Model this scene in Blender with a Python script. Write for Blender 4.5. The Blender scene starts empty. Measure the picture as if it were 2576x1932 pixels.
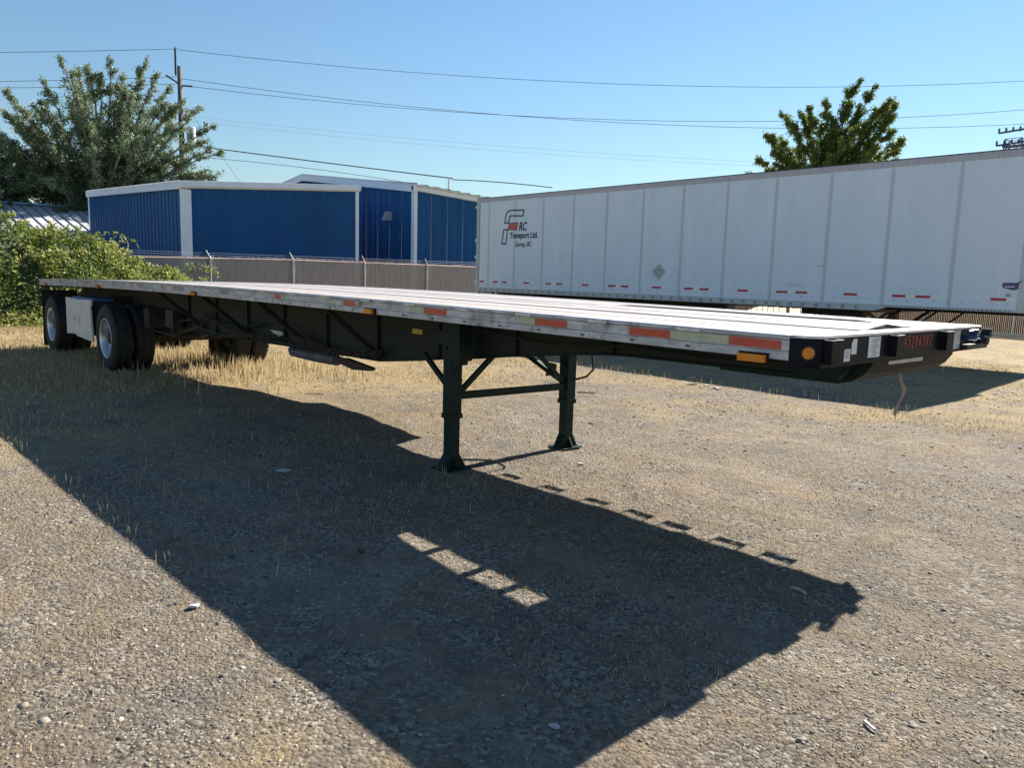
import bpy, math, random
import numpy as np
from mathutils import Vector, Matrix

random.seed(7)
rng = np.random.default_rng(7)
SC = bpy.context.scene
COL = SC.collection
R = math.radians

# ------------------------------------------------------------ camera
cd = bpy.data.cameras.new('camera')
cam = bpy.data.objects.new('camera', cd)
COL.objects.link(cam)
cd.sensor_width = 36.0
cd.lens = 1923.7 / 2576 * 36.0
cd.clip_end = 3000
CAMP = Vector((1.5826, -3.3273, 1.5647))
yaw, pit, rol = 0.81772, -0.13770, 0.02833
F = Vector((-math.sin(yaw) * math.cos(pit), math.cos(yaw) * math.cos(pit), math.sin(pit)))
Rt = Vector((math.cos(yaw), math.sin(yaw), 0))
U = Rt.cross(F)
R2 = Rt * math.cos(rol) + U * math.sin(rol)
U2 = -Rt * math.sin(rol) + U * math.cos(rol)
mw = Matrix((R2, U2, -F)).transposed().to_4x4()
mw.translation = CAMP
cam.matrix_world = mw
SC.camera = cam

# ------------------------------------------------------------ sky, sun, exposure
SUNV = Vector((-0.06, 1.498, 1.0)).normalized()
EL = math.asin(SUNV.z)
AZ = math.atan2(SUNV.x, SUNV.y)
world = bpy.data.worlds.new('World')
SC.world = world
world.use_nodes = True
wn = world.node_tree
bg = wn.nodes['Background']
sky = wn.nodes.new('ShaderNodeTexSky')
sky.sky_type = 'NISHITA'
sky.sun_disc = False
sky.sun_elevation = EL
sky.sun_rotation = AZ
sky.altitude = 0
sky.air_density = 1.5
sky.dust_density = 0.0
sky.ozone_density = 7.0
wn.links.new(sky.outputs[0], bg.inputs[0])
bg.inputs[1].default_value = 0.05
sl = bpy.data.lights.new('sun', 'SUN')
sl.energy = 5.0
sl.angle = R(0.5)
sl.color = (1.0, 0.935, 0.845)
sun = bpy.data.objects.new('sun', sl)
COL.objects.link(sun)
sun.rotation_mode = 'QUATERNION'
sun.rotation_quaternion = SUNV.to_track_quat('Z', 'Y')
sun.location = (0, 30, 30)
SC.view_settings.view_transform = 'Standard'
SC.view_settings.look = 'None'
SC.view_settings.gamma = 1.0
SC.view_settings.use_curve_mapping = False
SC.view_settings.exposure = 1.45
SC.cycles.max_bounces = 6
SC.cycles.diffuse_bounces = 3
SC.cycles.transparent_max_bounces = 8

# ------------------------------------------------------------ materials
def mat(name, c1, c2=None, scale=4.0, rough=0.6, metal=0.0, bump=0.0, bscale=None, stretch=(1, 1, 1),
        c3=None, s3=1.0, r3=(0.55, 0.7), trans=0.0, emit=None, spec=0.5, pos=(0.35, 0.65), detail=6, coat=0, rvar=0.0):
    m = bpy.data.materials.new(name)
    m.use_nodes = True
    nt = m.node_tree
    N, L = nt.nodes, nt.links
    b = N['Principled BSDF']
    b.inputs['Roughness'].default_value = rough
    b.inputs['Metallic'].default_value = metal
    b.inputs['Specular IOR Level'].default_value = spec
    b.inputs['Base Color'].default_value = (*c1, 1)
    if coat:
        b.inputs['Coat Weight'].default_value = coat
        b.inputs['Coat Roughness'].default_value = 0.15
    tc = N.new('ShaderNodeTexCoord')
    mp = N.new('ShaderNodeMapping')
    mp.inputs['Scale'].default_value = stretch
    L.new(tc.outputs['Object'], mp.inputs[0])
    out = None
    if c2 is not None:
        n = N.new('ShaderNodeTexNoise'); n.inputs['Scale'].default_value = scale
        n.inputs['Detail'].default_value = detail; n.inputs['Roughness'].default_value = 0.65
        L.new(mp.outputs[0], n.inputs['Vector'])
        r = N.new('ShaderNodeValToRGB')
        r.color_ramp.elements[0].position = pos[0]; r.color_ramp.elements[0].color = (*c1, 1)
        r.color_ramp.elements[1].position = pos[1]; r.color_ramp.elements[1].color = (*c2, 1)
        L.new(n.outputs['Fac'], r.inputs[0]); out = r.outputs[0]
        if rvar:
            mr = N.new('ShaderNodeMapRange')
            mr.inputs['To Min'].default_value = max(0.02, rough - rvar); mr.inputs['To Max'].default_value = min(1, rough + rvar)
            L.new(n.outputs['Fac'], mr.inputs['Value']); L.new(mr.outputs[0], b.inputs['Roughness'])
        if c3 is not None:
            n2 = N.new('ShaderNodeTexNoise'); n2.inputs['Scale'].default_value = s3; n2.inputs['Detail'].default_value = 8
            n2.inputs['Roughness'].default_value = 0.7
            L.new(tc.outputs['Object'], n2.inputs['Vector'])
            r2 = N.new('ShaderNodeMapRange')
            r2.inputs['From Min'].default_value = r3[0]; r2.inputs['From Max'].default_value = r3[1]
            L.new(n2.outputs['Fac'], r2.inputs['Value'])
            mx = N.new('ShaderNodeMixRGB'); mx.inputs['Color2'].default_value = (*c3, 1)
            L.new(r2.outputs[0], mx.inputs[0]); L.new(out, mx.inputs['Color1']); out = mx.outputs[0]
        L.new(out, b.inputs['Base Color'])
    if bump:
        n3 = N.new('ShaderNodeTexNoise'); n3.inputs['Scale'].default_value = bscale or scale * 5
        n3.inputs['Detail'].default_value = 8
        L.new(mp.outputs[0], n3.inputs['Vector'])
        bp = N.new('ShaderNodeBump'); bp.inputs['Strength'].default_value = bump; bp.inputs['Distance'].default_value = 0.01
        L.new(n3.outputs['Fac'], bp.inputs['Height']); L.new(bp.outputs[0], b.inputs['Normal'])
    if trans:
        t = N.new('ShaderNodeBsdfTranslucent')
        if out is not None: L.new(out, t.inputs[0])
        else: t.inputs[0].default_value = (*c1, 1)
        ms = N.new('ShaderNodeMixShader'); ms.inputs[0].default_value = trans
        L.new(b.outputs[0], ms.inputs[1]); L.new(t.outputs[0], ms.inputs[2])
        L.new(ms.outputs[0], N['Material Output'].inputs[0])
    return m

M = {}
M['deck'] = mat('aluminium_plank', (0.66, 0.60, 0.565), (0.40, 0.355, 0.32), 3.0, rough=0.5, metal=0.3, stretch=(0.35, 12, 1), bump=0.12, bscale=30,
                c3=(0.26, 0.21, 0.17), s3=2.2, r3=(0.60, 0.80), rvar=0.12)
M['deckdirty'] = mat('dirty_plank', (0.52, 0.45, 0.40), (0.36, 0.30, 0.26), 4.0, rough=0.7, metal=0.2, stretch=(0.4, 8, 1), bump=0.15, bscale=30,
                     c3=(0.10, 0.08, 0.06), s3=3.5, r3=(0.60, 0.75))
M['nailer'] = mat('weathered_wood', (0.36, 0.29, 0.23), (0.22, 0.17, 0.13), 5.0, rough=0.9, stretch=(0.5, 14, 1), bump=0.3)
M['rail'] = mat('dull_aluminium', (0.30, 0.31, 0.33), (0.56, 0.56, 0.58), 2.4, rough=0.45, metal=0.4, stretch=(2.2, 4, 9), bump=0.08, bscale=40,
                c3=(0.11, 0.105, 0.11), s3=6.0, r3=(0.53, 0.70), rvar=0.15)
M['cap'] = mat('worn_aluminium_cap', (0.80, 0.76, 0.74), (0.62, 0.58, 0.56), 6.0, rough=0.45, metal=0.4, rvar=0.1)
M['blackpaint'] = mat('chipped_black_paint', (0.006, 0.007, 0.010), (0.012, 0.013, 0.016), 7.0, rough=0.5, bump=0.1,
                      c3=(0.030, 0.022, 0.018), s3=7.0, r3=(0.62, 0.74), spec=0.07)
M['greenpaint'] = mat('dark_green_paint', (0.003, 0.016, 0.013), (0.006, 0.022, 0.019), 5.0, rough=0.55, bump=0.08, spec=0.2,
                      c3=(0.024, 0.020, 0.016), s3=4.0, r3=(0.6, 0.8))
M['frame'] = mat('grimy_steel', (0.010, 0.011, 0.010), (0.022, 0.018, 0.014), 4.0, rough=0.75, bump=0.15)
M['beam'] = mat('grimy_beam_paint', (0.006, 0.016, 0.012), (0.020, 0.019, 0.012), 0.7, rough=0.75, bump=0.1)
M['black'] = mat('black_steel', (0.012, 0.012, 0.014), (0.022, 0.021, 0.02), 6.0, rough=0.6, bump=0.1)
M['rust'] = mat('rusty_steel', (0.085, 0.045, 0.028), (0.035, 0.026, 0.022), 9.0, rough=0.85, bump=0.3)
M['rubber'] = mat('tyre_rubber', (0.012, 0.012, 0.013), (0.024, 0.023, 0.022), 8.0, rough=0.8, bump=0.1)
M['rim'] = mat('polished_rim', (0.62, 0.64, 0.66), (0.5, 0.52, 0.55), 6.0, rough=0.35, metal=0.75)
M['red'] = mat('red_reflective_tape', (0.56, 0.075, 0.03), (0.44, 0.05, 0.025), 30, rough=0.35, c3=(0.5, 0.42, 0.38), s3=30, r3=(0.66, 0.7))
M['fadedred'] = mat('faded_red_tape', (0.30, 0.16, 0.18), (0.38, 0.30, 0.33), 20, rough=0.5)
M['fadedyellow'] = mat('faded_yellow_tape', (0.52, 0.52, 0.33), (0.42, 0.43, 0.29), 25, rough=0.5, c3=(0.3, 0.31, 0.27), s3=18, r3=(0.6, 0.66))
M['amber'] = mat('amber_lens', (0.95, 0.32, 0.02), (0.8, 0.22, 0.015), 40, rough=0.18, coat=0.5, trans=0.25)
M['sticker'] = mat('white_sticker', (0.70, 0.72, 0.72), (0.6, 0.62, 0.63), 20, rough=0.4)
M['print'] = mat('grey_print', (0.12, 0.12, 0.13), rough=0.6)
M['redpen'] = mat('red_marker', (0.75, 0.10, 0.09), rough=0.6)
M['tanstrip'] = mat('worn_bare_metal', (0.60, 0.55, 0.42), (0.45, 0.40, 0.30), 10, rough=0.6)
M['strap'] = mat('tan_webbing', (0.36, 0.27, 0.19), (0.24, 0.17, 0.12), 30, rough=0.9, bump=0.3)
M['plate'] = mat('yellow_plate', (0.62, 0.42, 0.05), (0.5, 0.34, 0.06), 20, rough=0.5)
M['boxwhite'] = mat('weathered_panel_peach_reflection', (0.66, 0.66, 0.64), (0.56, 0.54, 0.50), 5.0, rough=0.5,
                    c3=(0.48, 0.30, 0.16), s3=3.0, r3=(0.6, 0.78))  # peach blotches paint a warm reflection onto the white panels
M['bluelid'] = mat('blue_lid', (0.06, 0.16, 0.36), rough=0.5)
M['pipegrey'] = mat('dirty_grey_pipe', (0.12, 0.12, 0.13), (0.07, 0.07, 0.075), 6, rough=0.6)
M['glad'] = mat('blue_gladhand', (0.02, 0.05, 0.12), (0.035, 0.07, 0.16), 20, rough=0.35)
M['alu'] = mat('cast_aluminium', (0.55, 0.56, 0.58), (0.4, 0.41, 0.43), 20, rough=0.4, metal=0.7)
# white trailer
M['vanwhite'] = mat('white_composite_panel', (0.70, 0.77, 0.85), (0.64, 0.71, 0.78), 1.6, rough=0.35, bump=0.03, bscale=1.5, stretch=(1.5, 1, 0.3),
                    c3=(0.50, 0.53, 0.55), s3=2.4, r3=(0.58, 0.90))
M['vanseam'] = mat('white_seam_post', (0.50, 0.52, 0.54), (0.56, 0.58, 0.60), 5, rough=0.4)
M['vanrail'] = mat('trailer_rail_aluminium', (0.42, 0.45, 0.46), (0.50, 0.53, 0.54), 3, rough=0.5, metal=0.25)
M['vantoprail'] = mat('trailer_top_rail', (0.50, 0.48, 0.50), (0.40, 0.39, 0.42), 6, rough=0.55, metal=0.2, stretch=(3, 1, 1))
M['rivet'] = mat('dark_rivet', (0.05, 0.055, 0.07), rough=0.5, metal=0.3)
M['vanred'] = mat('trailer_red_tape', (0.50, 0.02, 0.05), (0.42, 0.02, 0.05), 20, rough=0.35)
M['vanwtape'] = mat('trailer_white_tape', (0.78, 0.80, 0.80), rough=0.35)
M['navy'] = mat('navy_vinyl', (0.018, 0.022, 0.05), rough=0.4)
M['logored'] = mat('red_vinyl', (0.62, 0.09, 0.08), (0.55, 0.10, 0.09), 15, rough=0.4)
M['placard'] = mat('grey_placard', (0.42, 0.47, 0.44), (0.36, 0.42, 0.40), 8, rough=0.5)
M['purple'] = mat('purple_decal', (0.10, 0.06, 0.18), rough=0.5)
M['olive'] = mat('olive_decal', (0.34, 0.36, 0.16), rough=0.5)
M['skirt'] = mat('white_skirt_plastic', (0.80, 0.80, 0.76), rough=0.5, trans=0.6)
# buildings
M['blue'] = mat('blue_metal_siding', (0.003, 0.065, 0.20), (0.005, 0.085, 0.24), 0.8, rough=0.5, stretch=(1, 1, 0.2), spec=0.22)
M['trim'] = mat('white_metal_trim', (0.74, 0.81, 0.88), (0.68, 0.75, 0.82), 2, rough=0.4)
M['roofwhite'] = mat('white_metal_roof', (0.74, 0.75, 0.76), (0.66, 0.68, 0.70), 3, rough=0.4)
M['roofgrey'] = mat('grey_standing_seam', (0.50, 0.51, 0.50), (0.58, 0.59, 0.58), 1.5, rough=0.45, metal=0.1)
M['seam'] = mat('dark_seam', (0.16, 0.18, 0.22), rough=0.6)
M['ridgeblue'] = mat('pale_blue_ridge', (0.18, 0.36, 0.52), rough=0.5)
M['slat'] = mat('fence_slat', (0.34, 0.30, 0.28), (0.44, 0.40, 0.37), 3.0, rough=0.7, trans=0.18, stretch=(2, 6, 0.4))
M['slattop'] = mat('chipped_slat_top', (0.50, 0.30, 0.24), (0.62, 0.52, 0.50), 12.0, rough=0.8)
M['brownslat'] = mat('brown_fence_slat', (0.085, 0.035, 0.028), (0.14, 0.075, 0.05), 5.0, rough=0.85, stretch=(3, 3, 1))
M['galv'] = mat('galvanised_steel', (0.38, 0.41, 0.42), (0.48, 0.50, 0.50), 8, rough=0.5, metal=0.4)
M['concrete'] = mat('pale_concrete', (0.42, 0.39, 0.33), (0.34, 0.31, 0.26), 6, rough=0.9, bump=0.3)
M['polewood'] = mat('pole_wood', (0.07, 0.058, 0.055), (0.13, 0.11, 0.10), 4, rough=0.85, stretch=(6, 6, 0.6), bump=0.3)
M['wire'] = mat('wire', (0.03, 0.035, 0.04), rough=0.5)
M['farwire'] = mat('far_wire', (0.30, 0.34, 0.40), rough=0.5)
M['pylon'] = mat('pylon_steel', (0.05, 0.07, 0.14), rough=0.6)
# plants
M['bark'] = mat('grey_bark', (0.22, 0.20, 0.17), (0.10, 0.09, 0.08), 6, rough=0.9, bump=0.4)
M['barkdark'] = mat('dark_bark', (0.07, 0.055, 0.045), (0.04, 0.03, 0.025), 6, rough=0.9, bump=0.4)

def leafmat(name, cols, rough=0.4, trans=0.3):
    m = bpy.data.materials.new(name); m.use_nodes = True
    nt = m.node_tree; N, L = nt.nodes, nt.links
    b = N['Principled BSDF']; b.inputs['Roughness'].default_value = rough
    a = N.new('ShaderNodeAttribute'); a.attribute_name = 'tone'
    r = N.new('ShaderNodeValToRGB')
    el = r.color_ramp.elements
    while len(el) < len(cols): el.new(0.5)
    for i, c in enumerate(cols):
        el[i].position = i / (len(cols) - 1); el[i].color = (*c, 1)
    L.new(a.outputs['Fac'], r.inputs[0]); L.new(r.outputs[0], b.inputs['Base Color'])
    t = N.new('ShaderNodeBsdfTranslucent'); L.new(r.outputs[0], t.inputs[0])
    ms = N.new('ShaderNodeMixShader'); ms.inputs[0].default_value = trans
    L.new(b.outputs[0], ms.inputs[1]); L.new(t.outputs[0], ms.inputs[2])
    L.new(ms.outputs[0], N['Material Output'].inputs[0])
    return m
M['poplar'] = leafmat('poplar_leaf', [(0.045, 0.075, 0.032), (0.11, 0.16, 0.065), (0.21, 0.27, 0.14), (0.40, 0.45, 0.38)], 0.55, 0.32)
M['locust'] = leafmat('locust_leaf', [(0.03, 0.06, 0.018), (0.07, 0.125, 0.025), (0.17, 0.22, 0.04), (0.30, 0.30, 0.07)], 0.55, 0.4)
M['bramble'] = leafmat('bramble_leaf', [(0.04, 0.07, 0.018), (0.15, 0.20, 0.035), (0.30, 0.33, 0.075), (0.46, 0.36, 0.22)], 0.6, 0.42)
M['weed'] = leafmat('weed_leaf', [(0.10, 0.15, 0.03), (0.22, 0.26, 0.05), (0.34, 0.34, 0.09), (0.40, 0.36, 0.16)], 0.6, 0.35)
M['drygrass'] = leafmat('dry_grass', [(0.22, 0.16, 0.08), (0.36, 0.27, 0.14), (0.48, 0.38, 0.20), (0.60, 0.50, 0.30)], 0.7, 0.3)
M['stone'] = leafmat('gravel_stone', [(0.05, 0.047, 0.042), (0.17, 0.148, 0.118), (0.27, 0.235, 0.185), (0.42, 0.38, 0.32)], 0.85, 0.0)

# ------------------------------------------------------------ mesh helpers
class MB:
    def __init__(s): s.v = []; s.f = []
    def add(s, vs, fs):
        o = len(s.v); s.v += [tuple(map(float, q)) for q in vs]; s.f += [tuple(o + i for i in f) for f in fs]; return s
    def box(s, x0, x1, y0, y1, z0, z1):
        v = [(x0, y0, z0), (x1, y0, z0), (x1, y1, z0), (x0, y1, z0), (x0, y0, z1), (x1, y0, z1), (x1, y1, z1), (x0, y1, z1)]
        return s.add(v, [(0, 3, 2, 1), (4, 5, 6, 7), (0, 1, 5, 4), (1, 2, 6, 5), (2, 3, 7, 6), (3, 0, 4, 7)])
    def bar(s, a, b, w, h=None, up=(0, 0, 1)):
        a, b = Vector(a), Vector(b); h = h or w
        d = (b - a).normalized(); u = Vector(up)
        if abs(d.dot(u)) > 0.95: u = Vector((0, 1, 0))
        sx = d.cross(u).normalized() * w / 2; uz = sx.cross(d).normalized() * h / 2
        v = [p + q for p in (a, b) for q in (-sx - uz, sx - uz, sx + uz, -sx + uz)]
        return s.add(v, [(0, 1, 2, 3), (7, 6, 5, 4), (0, 4, 5, 1), (1, 5, 6, 2), (2, 6, 7, 3), (3, 7, 4, 0)])
    def tube(s, pts, rad, n=8, caps=True):
        pts = [Vector(p) for p in pts]
        if not isinstance(rad, (list, tuple)): rad = [rad] * len(pts)
        o = len(s.v); prev = None
        for i, p in enumerate(pts):
            d = (pts[min(i + 1, len(pts) - 1)] - pts[max(i - 1, 0)]).normalized()
            if prev is None:
                u = Vector((0, 0, 1)) if abs(d.z) < 0.9 else Vector((1, 0, 0))
                a = d.cross(u).normalized()
            else:
                a = (prev - d * prev.dot(d)).normalized()
            prev = a; b = d.cross(a)
            for k in range(n):
                t = 2 * math.pi * k / n
                s.v.append(tuple(p + (a * math.cos(t) + b * math.sin(t)) * rad[i]))
        for i in range(len(pts) - 1):
            for k in range(n):
                k2 = (k + 1) % n
                s.f.append((o + i * n + k, o + i * n + k2, o + (i + 1) * n + k2, o + (i + 1) * n + k))
        if caps:
            s.f.append(tuple(o + k for k in reversed(range(n))))
            e = o + (len(pts) - 1) * n
            s.f.append(tuple(e + k for k in range(n)))
        return s
    def lathe(s, prof, axis_pt, axis='y', n=32):
        # prof: list of (offset along axis, radius)
        o = len(s.v)
        for (a, r) in prof:
            for k in range(n):
                t = 2 * math.pi * k / n; c, q = math.cos(t) * r, math.sin(t) * r
                p = (c, a, q) if axis == 'y' else ((a, c, q) if axis == 'x' else (c, q, a))
                s.v.append(tuple(axis_pt[i] + p[i] for i in range(3)))
        for i in range(len(prof) - 1):
            for k in range(n):
                k2 = (k + 1) % n
                s.f.append((o + i * n + k, o + i * n + k2, o + (i + 1) * n + k2, o + (i + 1) * n + k))
        return s
    def prism(s, poly, a0, a1, axis='z'):
        # poly: 2D points in the plane perpendicular to axis
        def P(p, a):
            if axis == 'z': return (p[0], p[1], a)
            if axis == 'y': return (p[0], a, p[1])
            return (a, p[0], p[1])
        n = len(poly)
        return s.add([P(p, a0) for p in poly] + [P(p, a1) for p in poly],
                     [tuple(range(n))[::-1], tuple(range(n, 2 * n))] + [(i, (i + 1) % n, n + (i + 1) % n, n + i) for i in range(n)])

def off(parent):
    if parent is None: return Vector((0, 0, 0))
    r = parent
    while r.parent: r = r.parent
    return Vector(r.location)

def obj(name, mb, m, parent=None, smooth=False, local=False, kind=None, label=None, recalc=True):
    me = bpy.data.meshes.new(name)
    o0 = Vector((0, 0, 0)) if local else off(parent)
    if isinstance(mb, MB):
        me.from_pydata([(v[0] - o0.x, v[1] - o0.y, v[2] - o0.z) for v in mb.v], [], mb.f)
    me.validate()
    if recalc:
        import bmesh
        b = bmesh.new(); b.from_mesh(me); bmesh.ops.recalc_face_normals(b, faces=b.faces); b.to_mesh(me); b.free()
    if m is not None: me.materials.append(M[m])
    if smooth:
        me.polygons.foreach_set('use_smooth', [True] * len(me.polygons))
    o = bpy.data.objects.new(name, me); COL.objects.link(o)
    if parent is not None: o.parent = parent
    if kind: o['kind'] = kind
    if label: o['label'] = label
    return o

def tag(o, label=None, cat=None, group=None, kind=None):
    if label: o['label'] = label
    if cat: o['category'] = cat
    if group: o['group'] = group
    if kind: o['kind'] = kind
    return o

def thing(name, loc, label, cat, group=None, rz=0.0):
    o = bpy.data.objects.new(name, None); COL.objects.link(o)
    o.empty_display_size = 0.2
    o.location = loc; o.rotation_euler = (0, 0, rz)
    return tag(o, label, cat, group)

def npmesh(name, V, Fa, m, tone=None, parent=None, kind=None, world_off=None, smooth=False):
    """fast mesh from numpy: V (n,3), Fa (m,k) all faces with k corners"""
    me = bpy.data.meshes.new(name)
    V = np.asarray(V, dtype=np.float32)
    if world_off is not None: V = V - np.array(world_off, dtype=np.float32)
    Fa = np.asarray(Fa, dtype=np.int32); k = Fa.shape[1]
    me.vertices.add(len(V)); me.vertices.foreach_set('co', V.ravel())
    me.loops.add(Fa.size); me.loops.foreach_set('vertex_index', Fa.ravel())
    me.polygons.add(len(Fa))
    me.polygons.foreach_set('loop_start', np.arange(0, Fa.size, k, dtype=np.int32))
    me.polygons.foreach_set('loop_total', np.full(len(Fa), k, dtype=np.int32))
    if smooth: me.polygons.foreach_set('use_smooth', np.ones(len(Fa), dtype=bool))
    me.update(calc_edges=True)
    if tone is not None:
        a = me.attributes.new('tone', 'FLOAT', 'POINT'); a.data.foreach_set('value', np.asarray(tone, dtype=np.float32))
    me.materials.append(M[m])
    o = bpy.data.objects.new(name, me); COL.objects.link(o)
    if parent is not None: o.parent = parent
    if kind: o['kind'] = kind
    return o

_tab = rng.random((256, 256)).astype(np.float32)
def vnoise(x, y):
    xi = np.floor(x).astype(int); yi = np.floor(y).astype(int)
    fx = x - xi; fy = y - yi
    fx = fx * fx * (3 - 2 * fx); fy = fy * fy * (3 - 2 * fy)
    g = lambda a, b: _tab[a & 255, b & 255]
    return (g(xi, yi) * (1 - fx) + g(xi + 1, yi) * fx) * (1 - fy) + (g(xi, yi + 1) * (1 - fx) + g(xi + 1, yi + 1) * fx) * fy
def fbm(x, y, o=4):
    r = 0; a = 0.5
    for i in range(o):
        r = r + a * vnoise(x + 17.3 * i, y - 9.1 * i); x = x * 2.03; y = y * 2.03; a *= 0.5
    return r / (1 - 0.5 ** o)

# ------------------------------------------------------------ ground
def gheight(x, y):
    return (fbm(x * 0.9 + 40, y * 0.9 + 40, 3) - 0.5) * 0.03 + (fbm(x * 7 + 90, y * 7 + 90, 3) - 0.5) * 0.014
def make_ground():
    def axis(lo, hi, c0, c1, st):
        a = list(np.arange(c0, c1, st)); d = st; p = c0
        left = []
        while p > lo:
            d *= 1.25; p -= d; left.append(max(p, lo))
        d = st; p = a[-1]; right = []
        while p < hi:
            d *= 1.25; p += d; right.append(min(p, hi))
        return np.array(left[::-1] + a + right)
    xs = axis(-700, 700, -11, 4, 0.052); ys = axis(-700, 700, -4, 9, 0.052)
    X, Y = np.meshgrid(xs, ys, indexing='ij')
    Z = gheight(X, Y)
    Z *= np.clip((60 - np.hypot(X, Y)) / 20, 0, 1)
    V = np.stack([X, Y, Z], -1).reshape(-1, 3)
    n, m_ = X.shape
    i = np.arange(n - 1)[:, None] * m_ + np.arange(m_ - 1)[None, :]
    Fa = np.stack([i, i + m_, i + m_ + 1, i + 1], -1).reshape(-1, 4)
    return npmesh('ground', V, Fa, 'ground', kind='structure', smooth=True)

def ground_mat():
    m = bpy.data.materials.new('gravel_and_dry_grass'); m.use_nodes = True
    nt = m.node_tree; N, L = nt.nodes, nt.links
    b = N['Principled BSDF']; b.inputs['Roughness'].default_value = 0.95; b.inputs['Specular IOR Level'].default_value = 0.15
    tc = N.new('ShaderNodeTexCoord')
    def noise(sc, det=6, ro=0.6, loc=(0, 0, 0)):
        mp = N.new('ShaderNodeMapping'); mp.inputs['Location'].default_value = loc
        L.new(tc.outputs['Object'], mp.inputs[0])
        n = N.new('ShaderNodeTexNoise'); n.inputs['Scale'].default_value = sc; n.inputs['Detail'].default_value = det
        n.inputs['Roughness'].default_value = ro; L.new(mp.outputs[0], n.inputs['Vector']); return n.outputs['Fac']
    def ramp(f, stops):
        r = N.new('ShaderNodeValToRGB'); el = r.color_ramp.elements
        while len(el) < len(stops): el.new(0.5)
        for i, (p, c) in enumerate(stops): el[i].position = p; el[i].color = (*c, 1)
        L.new(f, r.inputs[0]); return r.outputs[0]
    def mix(f, a, c, mode='MIX', k=1.0):
        x = N.new('ShaderNodeMixRGB'); x.blend_type = mode
        if isinstance(f, float): x.inputs[0].default_value = f
        else: L.new(f, x.inputs[0])
        for s_, q in ((1, a), (2, c)):
            if isinstance(q, tuple): x.inputs[s_].default_value = (*q, 1)
            else: L.new(q, x.inputs[s_])
        return x.outputs[0]
    def rng_(f, a, b_):
        r = N.new('ShaderNodeMapRange'); r.inputs['From Min'].default_value = a; r.inputs['From Max'].default_value = b_
        L.new(f, r.inputs['Value']); return r.outputs[0]
    vor = N.new('ShaderNodeTexVoronoi'); vor.inputs['Scale'].default_value = 55; L.new(tc.outputs['Object'], vor.inputs['Vector'])
    sep = N.new('ShaderNodeSeparateColor'); L.new(vor.outputs['Color'], sep.inputs[0])
    stones = ramp(sep.outputs[0], [(0.0, (0.06, 0.054, 0.048)), (0.3, (0.14, 0.12, 0.096)), (0.7, (0.245, 0.21, 0.165)), (1.0, (0.40, 0.355, 0.295))])
    dirt = ramp(noise(9, 8, 0.7), [(0.3, (0.12, 0.094, 0.070)), (0.7, (0.27, 0.212, 0.145))])
    col = mix(rng_(noise(3.0, 6, 0.6, (5, 5, 0)), 0.38, 0.62), stones, dirt)
    straw = ramp(noise(28, 8, 0.8), [(0.3, (0.20, 0.14, 0.07)), (0.55, (0.34, 0.255, 0.13)), (0.75, (0.47, 0.37, 0.21))])
    # straw cover grows towards the far left side of the lot
    sx = N.new('ShaderNodeSeparateXYZ'); L.new(tc.outputs['Object'], sx.inputs[0])
    fx = rng_(sx.outputs['X'], -3.5, -11.0); fy = rng_(sx.outputs['Y'], 2.5, 9.0)
    mxm = N.new('ShaderNodeMath'); mxm.operation = 'MAXIMUM'; L.new(fx, mxm.inputs[0])
    mul = N.new('ShaderNodeMath'); mul.operation = 'MULTIPLY'; mul.inputs[1].default_value = 0.62; L.new(fy, mul.inputs[0]); L.new(mul.outputs[0], mxm.inputs[1])
    ad = N.new('ShaderNodeMath'); ad.operation = 'ADD'; L.new(noise(0.55, 7, 0.65, (3, 8, 0)), ad.inputs[0])
    m2 = N.new('ShaderNodeMath'); m2.operation = 'MULTIPLY'; m2.inputs[1].default_value = 0.42; L.new(mxm.outputs[0], m2.inputs[0]); L.new(m2.outputs[0], ad.inputs[1])
    col = mix(rng_(ad.outputs[0], 0.56, 0.80), col, straw)
    red = rng_(noise(0.9, 6, 0.7, (11, 2, 0)), 0.60, 0.74)
    rm = N.new('ShaderNodeMath'); rm.operation = 'MULTIPLY'; rm.inputs[1].default_value = 0.6; L.new(red, rm.inputs[0])
    col = mix(rm.outputs[0], col, (0.31, 0.20, 0.12))
    pale = rng_(noise(0.7, 5, 0.6, (31, 22, 0)), 0.60, 0.72)
    pm = N.new('ShaderNodeMath'); pm.operation = 'MULTIPLY'; pm.inputs[1].default_value = 0.5; L.new(pale, pm.inputs[0])
    col = mix(pm.outputs[0], col, (0.34, 0.29, 0.225))
    dk = rng_(noise(1.6, 7, 0.7, (51, 12, 0)), 0.50, 0.66)
    dm = N.new('ShaderNodeMath'); dm.operation = 'MULTIPLY'; dm.inputs[1].default_value = 0.62; L.new(dk, dm.inputs[0])
    col = mix(dm.outputs[0], col, (0.105, 0.098, 0.09))
    speck = rng_(noise(40, 3, 0.6, (1, 1, 0)), 0.62, 0.70)
    sm = N.new('ShaderNodeMath'); sm.operation = 'MULTIPLY'; sm.inputs[1].default_value = 0.75; L.new(speck, sm.inputs[0])
    col = mix(sm.outputs[0], col, (0.05, 0.045, 0.04))  # fine dark specks, painted shade of small clods
    # faint wheel tracks: streaks stretched along the way vehicles drive in
    mpt = N.new('ShaderNodeMapping'); mpt.inputs['Rotation'].default_value = (0, 0, 0.35); mpt.inputs['Scale'].default_value = (0.12, 1.7, 1)
    L.new(tc.outputs['Object'], mpt.inputs[0])
    nt_ = N.new('ShaderNodeTexNoise'); nt_.inputs['Scale'].default_value = 1.0; nt_.inputs['Detail'].default_value = 5; L.new(mpt.outputs[0], nt_.inputs['Vector'])
    tk = rng_(nt_.outputs['Fac'], 0.54, 0.66)
    tm_ = N.new('ShaderNodeMath'); tm_.operation = 'MULTIPLY'; tm_.inputs[1].default_value = 0.38; L.new(tk, tm_.inputs[0])
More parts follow.
